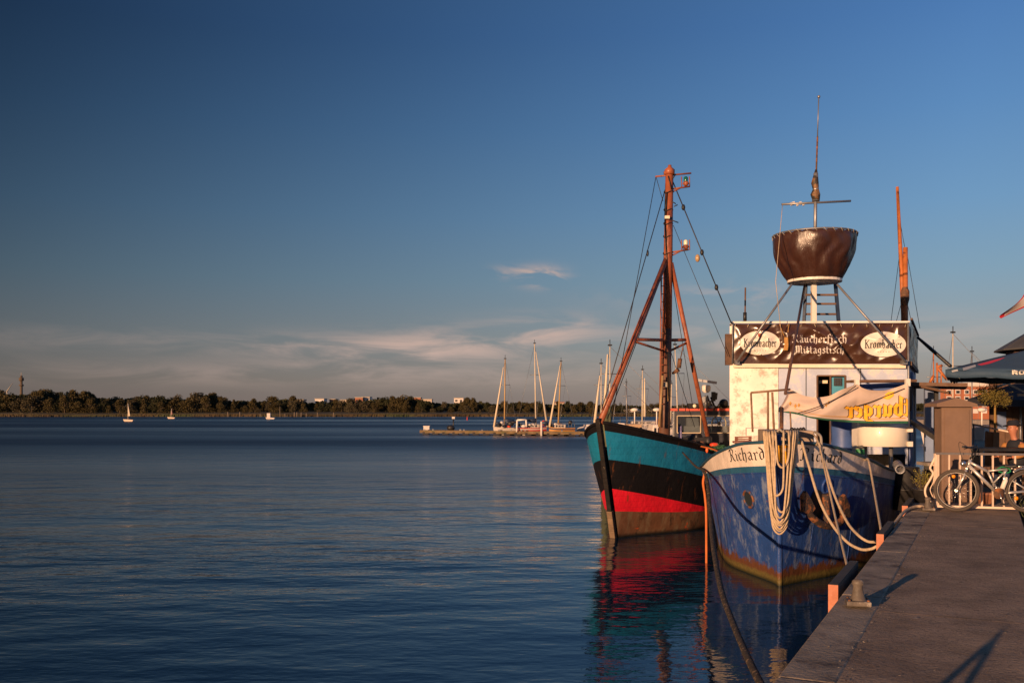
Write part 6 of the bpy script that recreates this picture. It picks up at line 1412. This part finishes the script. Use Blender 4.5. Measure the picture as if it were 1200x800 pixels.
# beam, blue boards and dark sheds between cutter and cabinet
sd = thing('ticket_shed', 'dark shed with blue grey boards between cutter and brown cabinet', 'shed', V((*Q(22, 1.3).xy, QZ)))
x0, x1 = P(1084, 500, 19.6), P(1100, 500, 19.4)
MB().slab([V((x0.x, 19.6, P(0, 452, 19.6).z)), V((x1.x, 19.4, P(0, 455, 19.4).z)), V((x1.x, 19.4, QZ)), V((x0.x, 19.6, QZ))], (.5, 1.2, 0)).build('body', m_black, sd)
MB().slab([P(1084.5, 456, 19.45), P(1094, 456, 19.4), P(1094, 541, 19.4), P(1084.5, 541, 19.45)], (0, .04, 0)).build('blue_board', m_lblue, sd)
MB().slab([P(1097, 498, 19.3), P(1100, 498, 19.3), P(1099, 541, 19.3), P(1095, 541, 19.3)], (0, .03, 0)).build('grey_plank', m_lblue, sd)
MB().slab([P(1079, 451, 19.2), P(1112, 459, 18.6), P(1112, 461, 18.6), P(1079, 454, 19.2)], (.6, 1.2, 0)).build('roof', m_wood, sd)
bh = MB().beam(P(1070, 494, 18.6), P(1103, 516, 17.2), .10, .10).build('slanting_beam', m_black, origin=P(1070, 494, 18.6)); tag(bh, 'black beam slanting down from the cutter side to the cabinet', 'beam')
sl = MB().box(P(1091, 543, 18.3), (.35, .5, .06)).build('stone_ledge', m_conc, origin=P(1091, 543, 18.3)); tag(sl, 'small pale ledge below the blue boards', 'ledge')
bh = thing('oil_drum', 'dark drum at the cutter side behind the farthest fender pile', 'drum', V((*P(1061, 560, 19.0).xy, QZ)))
c = P(1062, 560, 18.8)
MB().lathe((c.x, c.y, 0), [(.001, .9), (.25, .9), (.25, 1.3), (.26, 1.31), (.25, 1.32), (.25, 1.75), (.24, 1.76), (.001, 1.76)], 24).build('body', m_black, bh)
# strip of wharf planks carrying it
# ---- person at the right edge
def person(base, face, lab):
    t = thing('person', lab, 'person', base); bx, by, bz = base; f = V((math.cos(face), math.sin(face), 0)); s = V((-f.y, f.x, 0))
    def pp(fw, sd_, up_): return V(base) + f * fw + s * sd_ + V((0, 0, up_))
    def skin(name, nodes, edges, m, parent, lv=2, root=0):
        me = bpy.data.meshes.new(name); o = bpy.data.objects.new(name, me); COL.objects.link(o); inv = wm(parent).inverted()
        me.from_pydata([inv @ n[0] for n in nodes], edges, []); me.materials.append(m); o.parent = parent; WM[o.name] = wm(parent)
        md = o.modifiers.new('skin', 'SKIN'); md.use_smooth_shade = True
        for i, n in enumerate(nodes): r_ = n[1]; me.skin_vertices[0].data[i].radius = r_ if isinstance(r_, tuple) else (r_, r_)
        me.skin_vertices[0].data[root].use_root = True
        sb_ = o.modifiers.new('sub', 'SUBSURF'); sb_.levels = lv; sb_.render_levels = lv; return o
    sk = mat('skin', (.42, .17, .10), rough=.55, var=.08); dkc = mat('dark_jacket', (.012, .014, .022), rough=.85, var=.15); tan = mat('tan_sleeve', (.38, .17, .05), rough=.85, var=.15); jn = mat('jeans', (.03, .045, .09), rough=.9, var=.15)
    body = skin('body', [(pp(0, 0, .50), (.11, .08)), (pp(.02, 0, .72), (.09, .07)), (pp(.06, 0, .93), (.10, .07)), (pp(.09, 0, 1.05), (.05, .05)), (pp(.12, 0, 1.13), (.052, .052)), (pp(.13, 0, 1.20), (.085, .095)), (pp(.14, 0, 1.29), (.085, .095)), (pp(.13, 0, 1.35), (.06, .07)),
            (pp(.07, .17, .97), .04), (pp(.12, .24, .78), .038), (pp(.34, .16, .72), .035), (pp(.07, -.17, .97), .04), (pp(.12, -.24, .78), .038), (pp(.34, -.16, .72), .035),
            (pp(.05, .10, .46), .085), (pp(.45, .13, .46), .065), (pp(.43, .13, .06), .045), (pp(.55, .14, .03), .035), (pp(.05, -.10, .46), .085), (pp(.45, -.13, .46), .065), (pp(.43, -.13, .06), .045), (pp(.55, -.14, .03), .035)],
            [(0, 1), (1, 2), (2, 3), (3, 4), (4, 5), (5, 6), (6, 7), (2, 8), (8, 9), (9, 10), (2, 11), (11, 12), (12, 13), (0, 14), (14, 15), (15, 16), (16, 17), (0, 18), (18, 19), (19, 20), (20, 21)], sk, t)
    # features: nose, ears, eyes, mouth
    fc = MB(); fc.tube([pp(.225, 0, 1.27), pp(.25, 0, 1.235), pp(.225, 0, 1.225)], [.010, .016, .008], 8)
    for q in (1, -1): fc.blob(pp(.125, q * .092, 1.25), (.018, .012, .03), 8, 6)
    fc.build('nose_and_ears', sk, body)
    ey = MB(); 
    for q in (1, -1): ey.blob(pp(.212, q * .035, 1.27), .010, 8, 6)
    ey.build('eyes', m_ink, body); mo = MB(); mo.tube([pp(.216, .022, 1.20), pp(.222, 0, 1.199), pp(.216, -.022, 1.20)], .005, 6); mo.build('mouth', mat('lip', (.35, .08, .06), var=0), body)
    skin('jacket', [(pp(0, 0, .50), (.21, .17)), (pp(.02, 0, .72), (.20, .16)), (pp(.06, 0, .94), (.22, .15)), (pp(.09, 0, 1.07), (.10, .10))], [(0, 1), (1, 2), (2, 3)], dkc, body)
    for q in (1, -1):
        sl_ = skin('sleeve', [(pp(.07, q * .15, .98), .10), (pp(.12, q * .25, .78), .07), (pp(.30, q * .18, .73), .052)], [(0, 1), (1, 2)], tan, body)
        w = pp(.36, q * .16, .72); hd_ = f
        for k_ in range(4):
            a = w + f * .055 + s * (q * (-.03 + .02 * k_)); skin('finger', [(a, .009), (a + f * .035 + V((0, 0, -.006)), .008), (a + f * (.055 + .006 * (1.5 - abs(k_ - 1.5))) + V((0, 0, -.024)), .007)], [(0, 1), (1, 2)], sk, body, 1)
        skin('palm', [(w - f * .01, (.028, .02)), (w + f * .06, (.038, .014))], [(0, 1)], sk, body, 1); a = w + f * .01 - s * q * .03; skin('thumb', [(a, .010), (a + f * .03 - s * q * .022, .009), (a + f * .055 - s * q * .022, .007)], [(0, 1), (1, 2)], sk, body, 1)
        skin('trouser_leg', [(pp(.0, q * .10, .48), .11), (pp(.46, q * .13, .475), .085), (pp(.44, q * .13, .12), .07)], [(0, 1), (1, 2)], jn, body); skin('shoe', [(pp(.40, q * .13, .05), .05), (pp(.50, q * .14, .045), .048), (pp(.60, q * .145, .035), .035)], [(0, 1), (1, 2)], dkc, body)
    hat = MB(); hat.lathe(None, [(.17, -.005), (.17, .008), (.105, .02), (.10, .075), (.07, .10), (.001, .105)], 20, M=Matrix.Translation(pp(.12, 0, 1.305)) @ Matrix.Rotation(R(-6), 4, 'X')); hat.build('hat', dkc, body)
    return t
c = P(1193, 520, 17.6); person(V((c.x, c.y, QZ)), R(200), 'seated guest in dark wide hat and dark jacket with tan sleeves at the table')
bn2 = thing('garden_chair', 'dark chair under the seated guest', 'chair', V((c.x, c.y, QZ)))
MB().box((c.x, c.y, QZ + .40), (.45, .45, .05)).build('seat', m_black, bn2); MB().box((c.x + .24, c.y + .05, QZ + .65), (.04, .42, .5)).build('backrest', m_black, bn2)
for a in (-.2, .2):
    for b in (-.2, .2): MB().box((c.x + a, c.y + b, QZ + .19), (.04, .04, .38)).build('leg', m_black, bn2)
# flag on its staff just outside the picture
fp = P(1222, 500, 24); fg = thing('flag_pole', 'white flagpole with a red and white flag blowing in at the right edge', 'flag', V((fp.x, fp.y, QZ)))
MB().tube([V((fp.x, fp.y, QZ)), P(1222, 318, 24)], [.05, .035], 8).build('pole', m_white, fg)
def flg(u, v, lo=0):
    a, b = P(1222, 322, 24), P(1222, 352, 24); c_, d_ = P(1176, 366, 23.4), P(1175, 371, 23.4)
    p = a.lerp(b, v).lerp(c_.lerp(d_, v), u); return p + V((0, .18 * math.sin(u * 7 + v * 2), .04 * math.sin(u * 5)))
mb = MB(); mb.grid(flg, 24, 8)
fo = mb.build('flag_cloth', [mat('flag_white', (.62, .50, .45), rough=.8, var=.05), mat('flag_red', (.55, .02, .03), rough=.8, var=.05)], fg, fix=False)
for i, pl_ in enumerate(fo.data.polygons):
    iu, iv = i % 24, i // 24
    if iv < 1 or iv > 6 or iu > 20: pl_.material_index = 1
# ---- background of the inner harbour
ib = thing('brick_warehouse', 'long red brick warehouse with rows of white framed windows beyond the masts', 'building', (104, 200, 0)); d = 200
x0, x1, zt, zr = P(1102, 0, d).x, P(1195, 0, d).x, P(0, 453, d).z, P(0, 448, d).z
m_brick = mat('warehouse_brick', (.36, .12, .055), rough=.85, var=.15, vs=.6)
MB().prism([(x0, d), (x1, d), (x1 + 6, d + 12), (x0 + 6.5, d + 12)], 0, zt).build('wall', m_brick, ib)
mb = MB(); xa, xb = P(1134, 0, d).x, P(1166, 0, d).x; mb.prism([(xa, d + .5), (xb, d + .5), (xb, d + 6), (xa, d + 6)], zt, zr); mb.build('roof_house', m_whitew, ib); MB().prism([(x0 - .3, d - .3), (x1 + .3, d - .3), (x1 + 6, d + 12), (x0 + 6.5, d + 12)], zt + .002, zt + .25).build('cornice', m_cream, ib)
for f, y in enumerate((459, 466.5, 474, 481.5)):
    for k in range(8):
        p = P(1112 + k * 10.4, y, d - .05); w = MB().box(p, (1.05, .14, .95)).build('window', m_whitew, ib)
        if f < 3: MB().box(p + V((0, -.08, -.03)), (.75, .06, .6)).build('pane', m_win, w)
mb = MB(); mb.prism([(60, 185), (160, 185), (160, 260), (60, 260)], -1, .9)
tag(mb.build('far_quay', m_conc), kind='structure')
for px, y1, dd, lab in ((1116.7, 391, 62, 'inner harbour yacht with the tall pale mast right of the cutter'), (1139, 413, 74, 'inner harbour yacht with the thin grey mast before the warehouse')):
    mastonly(px, px, y1, dd, m_alum if px < 1120 else m_steel, lab)
for px, y1, dd, lab in ((1094, 412, 80, 'orange masted coaster hidden behind the shed roof'),):
    t = mastonly(px, px, y1, dd, m_omast, lab); mb = MB(); d = dd - 1
    for a, b in (((1098, 430), (1110, 445)), ((1098, 430), (1104, 428)), ((1090, 448), (1094, 440))): mb.cyl(P(*a, d), P(*b, d), .12, 6)
    mb.cyl(P(1098, 425, d), P(1098.5, 450, d), .08, 6); mb.cyl(P(1103, 430, d), P(1103, 452, d), .06, 6); mb.build('derrick', m_omast, t)
motorboat(1138, 1166, 50, 'white motor boat in the inner harbour beside the cabinet', m_whitew, m_whitew)
